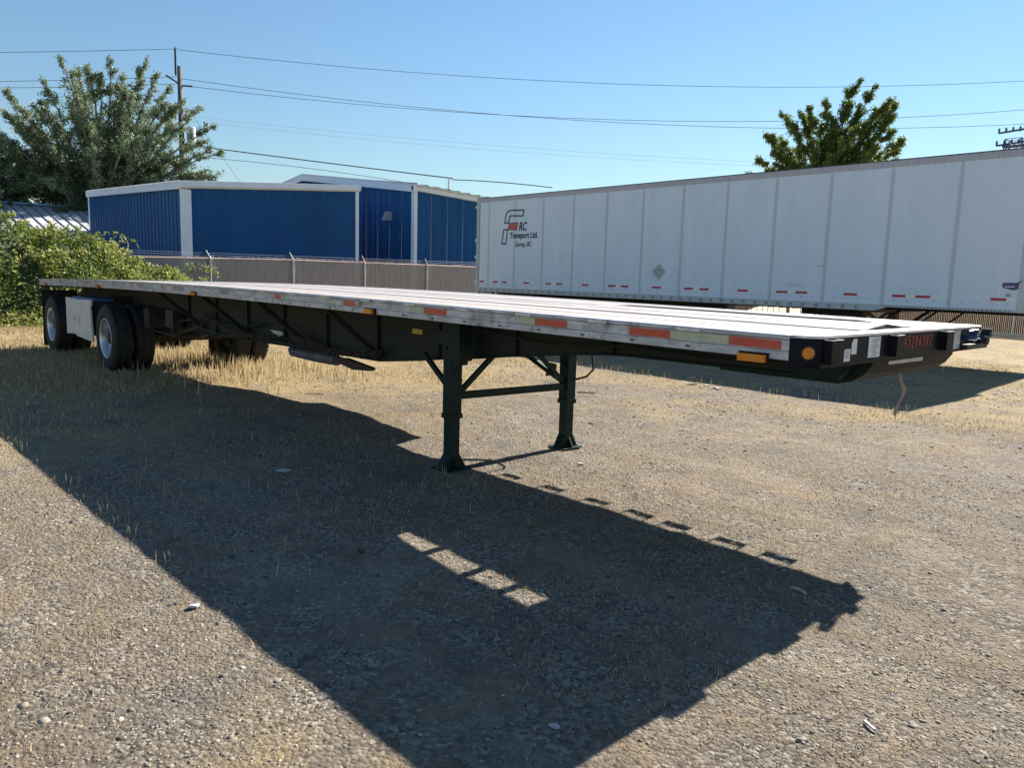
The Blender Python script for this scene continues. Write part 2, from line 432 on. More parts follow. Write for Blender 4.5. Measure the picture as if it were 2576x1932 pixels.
    col = mix(tm_.outputs[0], col, (0.30, 0.255, 0.195))
    clod_shade = rng_(noise(14, 4, 0.65, (71, 31, 0)), 0.66, 0.72)  # larger dark specks painted in for the shadows of clods
    cm_ = N.new('ShaderNodeMath'); cm_.operation = 'MULTIPLY'; cm_.inputs[1].default_value = 0.7; L.new(clod_shade, cm_.inputs[0])
    col = mix(cm_.outputs[0], col, (0.055, 0.048, 0.042))
    L.new(col, b.inputs['Base Color'])
    bp = N.new('ShaderNodeBump'); bp.inputs['Strength'].default_value = 0.9; bp.inputs['Distance'].default_value = 0.012
    L.new(vor.outputs['Distance'], bp.inputs['Height']); bp.invert = True
    bp2 = N.new('ShaderNodeBump'); bp2.inputs['Strength'].default_value = 0.8; bp2.inputs['Distance'].default_value = 0.03
    L.new(noise(18, 10, 0.75), bp2.inputs['Height']); L.new(bp.outputs[0], bp2.inputs['Normal'])
    L.new(bp2.outputs[0], b.inputs['Normal'])
    return m
M['ground'] = ground_mat()
make_ground()

# visible part of the ground, used to place loose stones and grass
def infront(x, y, z=0.0, marg=0.12):
    dx, dy, dz = x - CAMP.x, y - CAMP.y, z - CAMP.z
    d = dx * F.x + dy * F.y + dz * F.z
    u = (dx * R2.x + dy * R2.y + dz * R2.z) / np.maximum(d, 0.05) * 1923.7 / 2576
    v = (dx * U2.x + dy * U2.y + dz * U2.z) / np.maximum(d, 0.05) * 1923.7 / 2576
    return (d > 0.3) & (np.abs(u) < 0.5 + marg) & (np.abs(v) < 0.375 + marg)

ICO_V = []
g = (1 + 5 ** 0.5) / 2
for a, b_ in ((-1, g), (1, g), (-1, -g), (1, -g)): ICO_V += [(a, b_, 0)]
for a, b_ in ((-1, g), (1, g), (-1, -g), (1, -g)): ICO_V += [(0, a, b_)]
for a, b_ in ((g, -1), (g, 1), (-g, -1), (-g, 1)): ICO_V += [(a, 0, b_)]
ICO_V = np.array(ICO_V) / math.hypot(1, g)
ICO_F = np.array([(0, 11, 5), (0, 5, 1), (0, 1, 7), (0, 7, 10), (0, 10, 11), (1, 5, 9), (5, 11, 4), (11, 10, 2), (10, 7, 6), (7, 1, 8),
                  (3, 9, 4), (3, 4, 2), (3, 2, 6), (3, 6, 8), (3, 8, 9), (4, 9, 5), (2, 4, 11), (6, 2, 10), (8, 6, 7), (9, 8, 1)])

ICO_F = ICO_F[ICO_V[ICO_F].mean(1)[:, 2] > -0.45]

def gravel():
    P = []; S = []
    # density falls with distance from the camera
    for (r0, r1, dens, s0, s1) in ((1.5, 4.2, 1450, 0.003, 0.0095), (4.2, 6.5, 1300, 0.0035, 0.0105), (6.5, 10, 450, 0.005, 0.012), (10, 17, 60, 0.009, 0.018), (1.5, 7, 16, 0.010, 0.021), (7, 15, 11, 0.014, 0.028)):
        area = math.pi * (r1 ** 2 - r0 ** 2) * 0.39
        n = int(area * dens * 1.1)
        r = np.sqrt(rng.uniform(r0 ** 2, r1 ** 2, n)); t = rng.uniform(math.pi / 2 + 0.817 - 0.72, math.pi / 2 + 0.817 + 0.72, n)
        x = CAMP.x + r * np.cos(t); y = CAMP.y + r * np.sin(t)
        k = fbm(x * 0.8 + 7, y * 0.8 + 3, 4)
        keep = infront(x, y) & (rng.random(n) < np.clip((k - 0.28) * 3.2, 0.22, 1))
        keep &= ~((x < -9) & (rng.random(n) < 0.6))
        x, y = x[keep], y[keep]
        s = s0 + (s1 - s0) * rng.random(len(x)) ** 2.2
        big = rng.random(len(x)) < 0.012
        s = np.where(big, s * 1.8, s)
        P.append(np.stack([x, y], 1)); S.append(s)
    P = np.concatenate(P); S = np.concatenate(S); n = len(P)
    th = rng.uniform(0, 2 * math.pi, n)
    V = ICO_V[None] * (1 + rng.uniform(-0.25, 0.25, (n, 12, 1)))
    V = V * np.stack([np.ones(n), rng.uniform(0.6, 1, n), rng.uniform(0.28, 0.55, n)], 1)[:, None, :]
    c, s = np.cos(th)[:, None], np.sin(th)[:, None]
    X = V[..., 0] * c - V[..., 1] * s; Y = V[..., 0] * s + V[..., 1] * c
    Z = V[..., 2]
    z0 = gheight(P[:, 0], P[:, 1])
    V = np.stack([X * S[:, None] + P[:, :1], Y * S[:, None] + P[:, 1:], Z * S[:, None] + (z0 - S * 0.02)[:, None]], -1).reshape(-1, 3)
    Fa = (ICO_F[None] + (np.arange(n) * 12)[:, None, None]).reshape(-1, 3)
    tone = np.clip(np.where(S > 0.0155, 0.22, 0.42) + rng.normal(0, 0.2, n) + 0.6 * (rng.random(n) < 0.02) - 0.5 * (rng.random(n) < 0.10), 0, 1)
    o = npmesh('gravel', V, Fa, 'stone', np.repeat(tone, 12), kind='stuff')
    tag(o, 'loose grey and tan gravel strewn over the dry lot', 'gravel')
gravel()

def blades(x, y, h, w, lean=0.5, seg=1, tone=None, heads=False):
    n = len(x)
    th = rng.uniform(0, 2 * math.pi, n); ph = rng.uniform(0, 2 * math.pi, n)
    z0 = gheight(x, y) - 0.003
    wx, wy = np.cos(th) * w / 2, np.sin(th) * w / 2
    l = np.abs(rng.normal(0, lean, n)) * h
    lx, ly = np.cos(ph) * l, np.sin(ph) * l
    V = np.zeros((n, 5, 3))
    V[:, 0] = np.stack([x - wx, y - wy, z0], 1); V[:, 1] = np.stack([x + wx, y + wy, z0], 1)
    V[:, 2] = np.stack([x + wx * .8 + lx * .3, y + wy * .8 + ly * .3, z0 + h * .55], 1)
    V[:, 3] = np.stack([x - wx * .8 + lx * .3, y - wy * .8 + ly * .3, z0 + h * .55], 1)
    V[:, 4] = np.stack([x + lx, y + ly, z0 + h * (1 - 0.25 * np.minimum(l / h, 1.5))], 1)
    b = (np.arange(n) * 5)[:, None, None]
    Fa = (np.array([(0, 1, 2), (0, 2, 3), (3, 2, 4)])[None] + b).reshape(-1, 3)
    t = np.clip(rng.normal(0.5, 0.25, n), 0, 1) if tone is None else tone
    return V.reshape(-1, 3), Fa, np.repeat(t, 5)

def join(parts):
    Vs, Fs, Ts = [], [], []; o = 0
    for V, Fa, t in parts:
        Vs.append(V); Fs.append(Fa + o); Ts.append(t); o += len(V)
    return np.concatenate(Vs), np.concatenate(Fs), np.concatenate(Ts)

def dry_grass():
    parts = []
    # short sparse stubble near the camera
    def scatter(n, x0, x1, y0, y1, fn):
        x = rng.uniform(x0, x1, n); y = rng.uniform(y0, y1, n)
        k = infront(x, y) & (rng.random(n) < fn(x, y)); return x[k], y[k]
    near = lambda x, y: np.clip((fbm(x * 1.1 + 60, y * 1.1 + 20, 4) - 0.46) * 4.5, 0.02, 1)
    x, y = scatter(170000, -9, 2.5, -3, 9, near)
    parts.append(blades(x, y, rng.uniform(0.008, 0.035, len(x)), rng.uniform(0.002, 0.005, len(x)), 1.1))
    # straw stalks lying about
    x, y = scatter(1500, -6, 2.5, -2.5, 6, lambda x, y: 0.5 + 0 * x)
    parts.append(blades(x, y, rng.uniform(0.02, 0.06, len(x)), np.full(len(x), 0.003), 2.5, tone=np.full(len(x), 0.95)))
    # denser dry grass to the left and beyond the trailer
    far = lambda x, y: np.clip((fbm(x * 0.5 + 10, y * 0.5 + 70, 4) - 0.40) * 3.5 * np.clip((-x - 5.5) / 4, 0, 1) + np.clip((-x - 8) / 6, 0, 1) * 0.7, 0, 1)
    x, y = scatter(225000, -24.5, -6, -3, 12, far)
    parts.append(blades(x, y, 0.03 + 0.09 * rng.random(len(x)) * np.clip((-x - 4) / 8, .3, 1), rng.uniform(0.006, 0.014, len(x)), 0.6))
    x, y = scatter(90000, -12, 4, 5, 22, lambda x, y: np.clip((fbm(x * 0.6 + 5, y * 0.6 + 7, 4) - 0.42) * 4, 0, 1) * np.where(y > 12, 1, .6))
    parts.append(blades(x, y, rng.uniform(0.02, 0.07, len(x)), rng.uniform(0.006, 0.013, len(x)), 0.6))
    # tall seed heads: by the tandem, along the outer shadow edge and by the parked van trailer
    def tall(cx, cy, sx_, sy_, n, h0, h1, w=0.012):
        x = rng.normal(cx, sx_, n); y = rng.normal(cy, sy_, n)
        parts.append(blades(x, y, rng.uniform(h0, h1, n), np.full(n, w), 0.18, tone=np.clip(rng.normal(0.7, 0.15, n), 0, 1)))
    tall(-10.7, -0.3, 1.5, 0.35, 420, 0.05, 0.14, 0.008)
    tall(-11.0, 1.2, 1.4, 0.5, 600, 0.08, 0.28, 0.013)
    tall(-10.8, 1.85, 0.9, 0.15, 500, 0.10, 0.26, 0.016)
    tall(-10.0, 2.6, 1.2, 0.3, 500, 0.06, 0.2, 0.014)
    tall(-14.5, -0.5, 1.6, 0.4, 500, 0.06, 0.15, 0.009)
    for i in range(34):
        t = rng.random(); tall(-9.5 + 7.0 * t, -1.95 - 0.05 * rng.random(), 0.02, 0.05, 3, 0.03, 0.11, 0.004)
    for i in range(110):
        t = rng.random(); tall(-8 + 6.0 * t, 7.2 + rng.normal(0, 0.12), 0.03, 0.06, 3, 0.04, 0.13, 0.006)
    for i in range(120):
        tall(rng.uniform(-5.5, -1.5), rng.uniform(-1.6, 0.8), 0.02, 0.03, 2, 0.04, 0.11, 0.004)
    V, Fa, T = join(parts)
    o = npmesh('dry_grass', V, Fa, 'drygrass', T, kind='stuff')
    tag(o, 'dry straw coloured grass growing through the gravel', 'dry grass')
dry_grass()

# ------------------------------------------------------------ flatbed trailer
TX = [-16, -14.9, -11.2, -8.5, -5, -2, -0.5, 0.5]
TZ = [1.285, 1.305, 1.365, 1.382, 1.380, 1.352, 1.345, 1.335]
_pf = np.polyfit(TX, TZ, 5)
def zt(x): return float(np.polyval(_pf, x))
WD = 2.48
LEN = -14.9

def extrude_x(prof, x0, x1, step=0.5, lift=None):
    """closed profile (y, z relative to the deck top) swept along the trailer, following its camber"""
    n = max(1, int(math.ceil((x1 - x0) / step))); mb = MB(); k = len(prof)
    for i in range(n + 1):
        x = x0 + (x1 - x0) * i / n
        for (y, z) in prof:
            mb.v.append((x, y, zt(x) + z + (lift(x, y) if lift else 0)))
    for i in range(n):
        for j in range(k):
            j2 = (j + 1) % k
            mb.f.append((i * k + j, i * k + j2, (i + 1) * k + j2, (i + 1) * k + j))
    mb.f.append(tuple(range(k))); mb.f.append(tuple(n * k + j for j in reversed(range(k))))
    return mb

FB = thing('flatbed_trailer', (-7.0, 1.24, 0), 'long empty flatbed semi trailer with silver plank deck and black front bulkhead', 'flatbed trailer')
def P(name, mb, m, parent=None, **k): return obj(name, mb, m, parent or FB, **k)

def near_lift(x, y):
    a = min(1, max(0, (x + 2.7) / 0.6)); a = a * a * (3 - 2 * a)
    return 0.030 * a * max(0, (y - 0.90)) / 0.30
def far_lift(x, y):
    a = min(1, max(0, (x + 2.6) / 0.5)); b = min(1, max(0, (-0.03 - x) / 0.22))
    return 0.036 * a * b * max(0, (1.58 - y)) / 0.225
def plank_prof(y0, y1, ribs=2, th=0.028):
    pr = [(y0 + 0.003, -th), (y0 + 0.003, -0.002), (y0 + 0.007, 0.0)]
    for i in range(ribs):
        yc = y0 + (y1 - y0) * (i + 1) / (ribs + 1)
        pr += [(yc - 0.009, 0), (yc - 0.006, -0.004), (yc + 0.006, -0.004), (yc + 0.009, 0)]
    pr += [(y1 - 0.007, 0.0), (y1 - 0.003, -0.002), (y1 - 0.003, -th)]
    return pr
XF = -0.118
for (y0, y1, m_, lf, xf, rb) in [(0.09, 0.26, 'deckdirty', None, XF, 1), (0.26, 0.42, 'deckdirty', None, XF, 0), (0.42, 0.60, 'deck', None, XF, 1), (0.60, 0.78, 'deck', None, XF, 1),
                        (0.78, 0.90, 'nailer', None, XF, 0), (0.90, 1.20, 'deck', near_lift, -0.15, 1),
                        (1.355, 1.58, 'deck', far_lift, -0.125, 1), (1.58, 1.70, 'nailer', None, XF, 0), (1.70, 1.88, 'deck', None, XF, 1), (1.88, 2.06, 'deck', None, XF, 1),
                        (2.06, 2.22, 'deckdirty', None, XF, 0), (2.22, 2.39, 'deck', None, XF, 1)]:
    dz_ = -0.008 if m_ == 'nailer' else random.uniform(-0.004, 0.0)
    pr = [(a, b + dz_) for a, b in plank_prof(y0, y1, rb, 0.008 if lf else 0.028)]
    if m_ == 'nailer' and y0 < 1: pr = [(y0 + 0.003, -0.034), (y0 + 0.003, -0.008), (y1 - 0.003, -0.008), (y1 - 0.003, -0.020), (y1 + 0.03, -0.020), (y1 + 0.03, -0.034)]
    if m_ == 'nailer' and y0 > 1: pr = [(y0 - 0.03, -0.034), (y0 - 0.03, -0.020), (y0 + 0.003, -0.020), (y0 + 0.003, -0.008), (y1 - 0.003, -0.008), (y1 - 0.003, -0.034)]
    o = P('plank', extrude_x(pr, LEN + 0.06, xf, 0.25, lf), m_)
    if m_ == 'nailer': o['label'] = 'narrow weathered wooden nailing strip'
P('plank', extrude_x([(1.204, -0.03), (1.204, -0.005), (1.351, -0.005), (1.351, -0.03)], LEN + 0.06, -2.21, 0.25), 'nailer', label='narrow weathered wooden nailing strip')
P('gap_filler', extrude_x([(1.15, -0.05), (1.15, -0.04), (1.40, -0.04), (1.40, -0.05)], -0.96, -0.135), 'black')  # filler added below the gap to stop sunlight passing here

RP = [(0.09, 0), (0.004, 0), (0, -0.004), (0, -0.018), (0.010, -0.026), (0.010, -0.073), (0.002, -0.078), (0.002, -0.116), (0.05, -0.116),
      (0.05, -0.108), (0.022, -0.104), (0.022, -0.03), (0.09, -0.03)]
railn = P('side_rail', extrude_x(RP, LEN, -0.112, 0.3), 'rail')
railf = P('side_rail', extrude_x([(WD - y, z) for y, z in RP][::-1], LEN, -0.112, 0.3), 'rail')
def on_rail(x0, x1, z0, z1, y0, y1):
    mb = MB(); n = max(1, int((x1 - x0) / 0.3)); 
    return extrude_x([(y0, z0), (y1, z0), (y1, z1), (y0, z1)], x0, x1, 0.2)
for (a, b, m_) in [(-0.43, -0.155, 'red'), (-0.775, -0.434, 'fadedyellow'), (-1.05, -0.779, 'red'), (-1.785, -1.515, 'red'), (-1.95, -1.789, 'fadedyellow'),
                   (-2.935, -2.67, 'red'), (-3.105, -2.939, 'fadedyellow'), (-4.06, -3.88, 'red'), (-4.30, -4.19, 'fadedyellow'), (-5.31, -5.19, 'red'),
                   (-6.6, -6.35, 'fadedred'), (-8.0, -7.62, 'fadedred'), (-9.35, -9.05, 'fadedred'), (-10.45, -10.15, 'fadedred'), (-11.9, -11.55, 'fadedred'), (-13.4, -13.1, 'fadedred')]:
    nm = {'red': 'red reflective tape', 'fadedyellow': 'faded yellowish reflective tape', 'fadedred': 'worn dull red reflective tape'}[m_]
    P('reflective_tape', on_rail(a, b, -0.071, -0.029, 0.0085, 0.0105), m_, railn, label=nm)
for i in range(24):
    x = -0.66 - 0.61 * i
    P('tie_tab', on_rail(x - 0.07, x + 0.07, -0.022, -0.006, -0.007, 0.001), 'alu', railn)
bm_ = MB()
for i in range(40):
    x = -0.30 - 0.36 * i; z = zt(x)
    bm_.box(x - 0.014, x + 0.010, -0.001, 0.003, z - 0.104, z - 0.092)
P('bolt_row', bm_, 'pipegrey', railn, kind='stuff')
for i, (x, z) in enumerate([(-0.287, 1.222), (-3.63, 1.272), (-7.31, 1.287), (-11.06, 1.26), (-14.35, 1.21)]):
    b = MB().box(x - 0.078, x + 0.078, -0.006, 0.003, z - 0.026, z + 0.026)
    br = P('marker_lamp', b, 'blackpaint', railn)
    w_ = 0.07 if i == 0 else 0.055
    l = MB().prism([(x - w_, z - 0.018), (x + w_, z - 0.018), (x + w_, z + 0.018), (x - w_, z + 0.018)], -0.03, -0.0062, 'y')
    P('lens', l, 'amber', FB, label='amber side marker lens')
# far side: open strap brackets hanging under the far rail (seen in the shadow)
for x in (-2.89, -2.43, -2.0, -1.63, -1.33, -0.94, -0.62):
    mb = MB(); z0 = zt(x) - 0.116
    mb.box(x, x + 0.2, WD - 0.004, WD + 0.026, z0 - 0.075, z0 - 0.04); mb.box(x, x + 0.012, WD - 0.004, WD + 0.02, z0 - 0.04, z0 + 0.001)
    mb.box(x + 0.188, x + 0.2, WD - 0.004, WD + 0.02, z0 - 0.04, z0 + 0.001)
    P('winch_bracket', mb, 'black')
# rear header
P('rear_header', MB().prism([(LEN - 0.05, 0.0), (LEN - 0.001, 0.0), (LEN - 0.001, WD), (LEN - 0.05, WD)], 1.16, 1.30), 'frame')
# front bulkhead bolster with clipped corners
oc = [(-0.111, 0.0), (-0.095, 0.0), (0, 0.093), (0, 2.387), (-0.095, WD), (-0.111, WD)]
hd = P('front_bulkhead', MB().prism(oc, 1.19, 1.328), 'blackpaint')
P('bulkhead_cap', MB().prism([(-0.112, 0.03), (-0.06, 0.03), (0.003, 0.098), (0.003, 2.382), (-0.06, 2.45), (-0.112, 2.45)], 1.3285, 1.341), 'cap', label='worn silver strip along the top of the bulkhead')
# round corner marker lamp, set square on the clipped corner
def corner_lamp(cx, cy, s):
    n_ = Vector((0.70, -0.72 * s, 0)); t_ = Vector((0.72 * s, 0.70, 0))
    for (rr, d0, d1, m_, nm) in ((0.036, 0.0005, 0.006, 'rubber', 'lamp_grommet'), (0.027, 0.006, 0.013, 'amber', 'lens')):
        mb = MB(); k = 24; c0 = Vector((cx, cy, 1.262))
        for d in (d0, d1):
            for i in range(k):
                a = 2 * math.pi * i / k
                mb.v.append(tuple(c0 + n_ * d + t_ * math.cos(a) * rr + Vector((0, 0, 1)) * math.sin(a) * rr))
        for i in range(k): mb.f.append((i, (i + 1) % k, k + (i + 1) % k, k + i))
        mb.f.append(tuple(range(k))); mb.f.append(tuple(k + i for i in reversed(range(k))))
        P(nm, mb, m_, hd, label='round amber marker lamp on the near corner' if m_ == 'amber' else None)
corner_lamp(-0.045, 0.049, 1)
for (y0, y1) in ((0.107, 0.225), (0.865, 0.965), (1.62, 1.735)):
    mb = MB(); t_ = 0.006; xo = 0.036
    mb.box(0.0005, xo, y0, y0 + t_, 1.212, 1.322); mb.box(0.0005, xo, y1 - t_, y1, 1.212, 1.322); mb.box(xo, xo + t_, y0, y1, 1.212, 1.322)
    P('stake_pocket', mb, 'blackpaint')
    mb = MB(); mb.box(0.002, xo + t_, y0, y0 + t_, 1.3222, 1.3242).box(0.002, xo + t_, y1 - t_, y1, 1.3222, 1.3242).box(xo, xo + t_, y0 + t_, y1 - t_, 1.3222, 1.3242)
    P('pale_edge', mb, 'cap', hd)  # pale strips along the top edges of the pocket
def flat(name, y0, y1, z0, z1, m_, par=None, x=0.002, cut=0, **k):
    c = cut
    return P(name, MB().prism([(y0, z0), (y1, z0), (y1, z1), (y0 + c, z1), (y0, z1 - c)] if c else [(y0, z0), (y1, z0), (y1, z1), (y0, z1)], x, x + 0.0015, 'x'), m_, par or hd, **k)
flat('sticker', 0.325, 0.392, 1.211, 1.272, 'sticker', cut=0.008)
flat('sticker', 0.402, 0.462, 1.243, 1.318, 'sticker', cut=0.02)
st = flat('sticker', 0.60, 0.745, 1.217, 1.322, 'sticker')
mb = MB()
for i in range(11):
    z = 1.311 - i * 0.0085; a = 0.635 if i % 3 else 0.655
    mb.box(0.0036, 0.0042, a, 0.735 - random.random() * 0.04, z - 0.0014, z + 0.0014)
for i in range(6):
    z = 1.268 - i * 0.0075; mb.box(0.0036, 0.0042, 0.335, 0.385 - random.random() * 0.02, z - 0.0012, z + 0.0012)
P('fine_print', mb, 'print', hd, kind='stuff')
flat('sticker', 1.86, 1.975, 1.207, 1.322, 'vanrail', label='plain grey plate beside the hose couplings')
# hand written stock number in red marker: strokes for each digit
DG = {'4': [[(0.7, 1), (0.05, 0.4), (0.9, 0.42)], [(0.62, 0.75), (0.55, 0)]],
      '5': [[(0.85, 1), (0.25, 0.97), (0.2, 0.55), (0.65, 0.6), (0.8, 0.35), (0.6, 0.05), (0.1, 0.08)]],
      '2': [[(0.15, 0.8), (0.4, 1), (0.75, 0.9), (0.7, 0.6), (0.1, 0.05), (0.95, 0.0)]],
      '8': [[(0.75, 0.85), (0.45, 1), (0.2, 0.8), (0.75, 0.35), (0.6, 0.03), (0.25, 0.1), (0.3, 0.4), (0.8, 0.8)]],
      '6': [[(0.7, 1.0), (0.3, 0.6), (0.2, 0.2), (0.45, 0), (0.75, 0.2), (0.55, 0.45), (0.25, 0.3)]],
      '9': [[(0.75, 0.75), (0.4, 0.6), (0.2, 0.85), (0.5, 1), (0.75, 0.8), (0.65, 0)]]}
mb = MB(); yy = 1.062
for i, ch in enumerate('45286982'):
    w_ = 0.043; h_ = 0.062; zb = 1.248 + 0.004 * math.sin(i * 2.1)
    for st_ in DG[ch]:
        pts = [Vector((0.0028, yy + p[0] * w_, zb + p[1] * h_)) for p in st_]
        for a, b in zip(pts, pts[1:]):
            mb.bar(a, b, 0.0034, 0.0016, up=(1, 0, 0))
    yy += 0.0545
P('lettering', mb, 'redpen', hd, label='stock number 45286982 handwritten in red')
# hose couplings and plug socket on the far end of the bulkhead
cp = MB().box(0.001, 0.045, 1.985, 2.385, 1.200, 1.232); P('coupling_shelf', cp, 'black')
def gladhand(y, m_, z=1.292):
    mb = MB(); mb.tube([(0.0, y, z - 0.02), (0.03, y, z - 0.015), (0.05, y + 0.01, z)], 0.014, 10)
    mb.lathe([(-0.02, 0.012), (-0.02, 0.028), (0.012, 0.031), (0.016, 0.018), (0.016, 0.001)], (0.05, y + 0.02, z), 'y', 16)
    mb.box(0.03, 0.085, y - 0.005, y + 0.012, z + 0.012, z + 0.034)
    return mb
g1 = P('gladhand', gladhand(2.04, 'glad'), 'glad', smooth=False); g2 = P('gladhand', gladhand(2.30, 'black'), 'black')
P('coupling_lever', MB().tube([(0.05, 1.98, 1.318), (0.07, 2.06, 1.325), (0.065, 2.12, 1.312), (0.05, 2.16, 1.29)], 0.006, 8), 'alu')
P('coupling_chain', MB().tube([(0.05, 1.98 + 0.06 * i, 1.262 + 0.008 * math.sin(i * 2.4)) for i in range(7)], [0.004 + 0.003 * (i % 2) for i in range(7)], 6), 'alu')
P('plug_socket', MB().lathe([(0.0, 0.027), (0.045, 0.028), (0.045, 0.021), (0.065, 0.021), (0.065, 0.029), (0.085, 0.029), (0.085, 0.018), (0.075, 0.001)], (0.002, 2.24, 1.255), 'x', 20), 'black')
# upper coupler plate under the nose
prof = [(-0.02, 1.188), (-0.022, 1.17), (-0.06, 1.115), (-0.12, 1.072), (-0.20, 1.050), (-0.92, 1.050), (-0.92, 1.062), (-0.20, 1.064), (-0.125, 1.085), (-0.075, 1.125), (-0.06, 1.188)]
mb = MB(); ys = [0.66, 0.74, 0.84, 1.64, 1.78, 1.90]
P('coupler_plate', MB().prism(prof, 0.7655, 1.9245, 'y'), 'blackpaint')
P('coupler_gusset', MB().prism([(-0.10, 1.188), (-0.13, 1.12), (-0.17, 1.080), (-0.42, 1.078), (-0.42, 1.188)], 0.665, 0.7395, 'y'), 'greenpaint')
P('coupler_brace', MB().prism([(-0.021, 1.188), (-0.023, 1.17), (-0.06, 1.115), (-0.12, 1.072), (-0.20, 1.051), (-0.92, 1.051), (-0.92, 1.188)], 0.74, 0.765, 'y'), 'greenpaint')
P('coupler_brace', MB().prism([(-0.021, 1.188), (-0.023, 1.17), (-0.06, 1.115), (-0.12, 1.072), (-0.20, 1.051), (-0.92, 1.051), (-0.92, 1.188)], 1.925, 1.95, 'y'), 'greenpaint')
P('worn_strip', MB().prism([(0.93, 1.162), (0.93, 1.180), (1.43, 1.180), (1.43, 1.168), (1.405, 1.158)], -0.018, -0.0165, 'x'), 'tanstrip', hd)
# cross members
xm = [-0.60, -0.945, -1.18, -1.465, -1.84, -2.22]
while xm[-1] > -14.5: xm.append(xm[-1] - 0.36)
for x in xm:
    z = zt(x) - 0.036
    mb = MB().box(x - 0.03, x + 0.03, 0.052, WD - 0.052, z - 0.008, z).box(x - 0.004, x + 0.004, 0.052, WD - 0.052, z - 0.075, z - 0.008)
    mb.box(x - 0.03, x + 0.03, 0.052, WD - 0.052, z - 0.083, z - 0.075)
    P('cross_member', mb, 'frame')
# main frame beams: deep in the middle, shallow at the neck and over the axles
BZ = [(-14.8, 0.90), (-11.1, 0.88), (-10.2, 0.72), (-8.3, 0.70), (-6.46, 0.735), (-4.5, 0.748), (-3.89, 0.815), (-3.55, 0.859), (-3.2, 0.896), (-2.63, 0.97), (-2.01, 1.04), (-1.76, 1.063), (-1.54, 1.072), (-0.40, 1.075)]
for (yc, m_) in ((0.70, 'beam'), (1.78, 'beam')):
    pw = [(x, z + 0.012) for x, z in BZ] + [(x, zt(x) - 0.115) for x, z in BZ][::-1]
    web = P('frame_beam', MB().prism(pw, yc - 0.006, yc + 0.006, 'y'), 'beam')
    fl = MB()
    for (a, b) in zip(BZ, BZ[1:]):
        fl.add([(a[0], yc - 0.042, a[1]), (b[0], yc - 0.042, b[1]), (b[0], yc + 0.042, b[1]), (a[0], yc + 0.042, a[1]),
                (a[0], yc - 0.042, a[1] + 0.012), (b[0], yc - 0.042, b[1] + 0.012), (b[0], yc + 0.042, b[1] + 0.012), (a[0], yc + 0.042, a[1] + 0.012)],
               [(0, 3, 2, 1), (4, 5, 6, 7), (0, 1, 5, 4), (1, 2, 6, 5), (2, 3, 7, 6), (3, 0, 4, 7)])
    P('flange', fl, 'greenpaint', web)
    for x in np.arange(-9.3, -1.5, 0.95):
        zb = np.interp(x, [b[0] for b in BZ], [b[1] for b in BZ]) + 0.013
        P('stiffener', MB().box(x - 0.004, x + 0.004, yc - 0.04, yc - 0.0065, zb, zt(x) - 0.117), 'frame', web)
for x in (-4.5, -5.9, -7.35, -8.8):
    for s in (0, 1):
        y = lambda q: q if s == 0 else WD - q
        P('outrigger', MB().bar((x, y(0.10), zt(x) - 0.12), (x, y(0.66), 0.80), 0.05, 0.045), 'frame')
# landing gear
def leg(yc, s):
    cx = -3.19; a = 0.054
    lg = P('landing_leg', MB().box(cx - a, cx + a, yc - a, yc + a, 0.47, 1.20), 'greenpaint')
    P('collar', MB().box(cx - a - .008, cx + a + .008, yc - a - .008, yc + a + .008, 0.430, 0.469), 'greenpaint', lg)
    P('inner_leg', MB().box(cx - a + .008, cx + a - .008, yc - a + .008, yc + a - .008, 0.10, 0.429), 'greenpaint', lg)
    ft = MB().box(cx - .11, cx + .11, yc - .12, yc + .12, 0.010, 0.020)
    ft.prism([(cx - .10, 0.020), (cx + .10, 0.020), (cx + .04, 0.13), (cx - .04, 0.13)], yc - 0.006, yc + 0.006, 'y')
    ft.add([(cx - .04, yc - 0.12, 0.020), (cx + .04, yc - 0.12, 0.020), (cx + .04, yc + 0.12, 0.020), (cx - .04, yc + 0.12, 0.020),
            (cx - .045, yc - 0.05, 0.135), (cx + .045, yc - 0.05, 0.135), (cx + .045, yc + 0.05, 0.135), (cx - .045, yc + 0.05, 0.135)],
           [(0, 3, 2, 1), (4, 5, 6, 7), (0, 1, 5, 4), (1, 2, 6, 5), (2, 3, 7, 6), (3, 0, 4, 7)])
    P('foot', ft, 'greenpaint', lg)
    for z in (0.60, 0.78, 1.0):
        P('bolt', MB().lathe([(0, 0.012), (-0.008, 0.012), (-0.008, 0.001)], (cx, yc - a, z), 'y', 8), 'frame', lg)
    if s < 0:
        P('gear_box', MB().box(cx - .062, cx + .155, yc - .062, yc + .07, 0.905, 1.215), 'greenpaint', lg)
        P('gear_box', MB().box(cx + a + .001, cx + .13, yc - .05, yc + .05, 0.87, 0.904), 'greenpaint', lg)
        P('bracket_tab', MB().box(cx - .12, cx - .0625, yc - .05, yc + .02, 1.02, 1.13), 'greenpaint', lg)
    return lg
leg(0.49, -1); leg(1.85, 1)
P('leg_crossbar', MB().bar((-3.17, 0.545, 0.612), (-3.18, 1.795, 0.59), 0.045, 0.058), 'greenpaint')
P('leg_brace', MB().bar((-3.18, 0.57, 0.645), (-3.19, 0.97, 0.955), 0.03, 0.042), 'greenpaint')
P('leg_brace', MB().bar((-3.25, 0.49, 0.68), (-3.72, 0.60, 0.90), 0.03, 0.042), 'greenpaint')
P('leg_brace', MB().bar((-3.18, 1.78, 0.63), (-3.19, 1.40, 0.95), 0.03, 0.04), 'greenpaint')
P('leg_brace', MB().bar((-3.25, 1.85, 0.62), (-3.72, 1.76, 0.87), 0.03, 0.04), 'greenpaint')
P('leg_gusset', MB().prism([(1.56, 0.70), (1.68, 0.70), (1.70, 0.80), (1.62, 0.82)], -3.20, -3.19, 'x'), 'greenpaint')
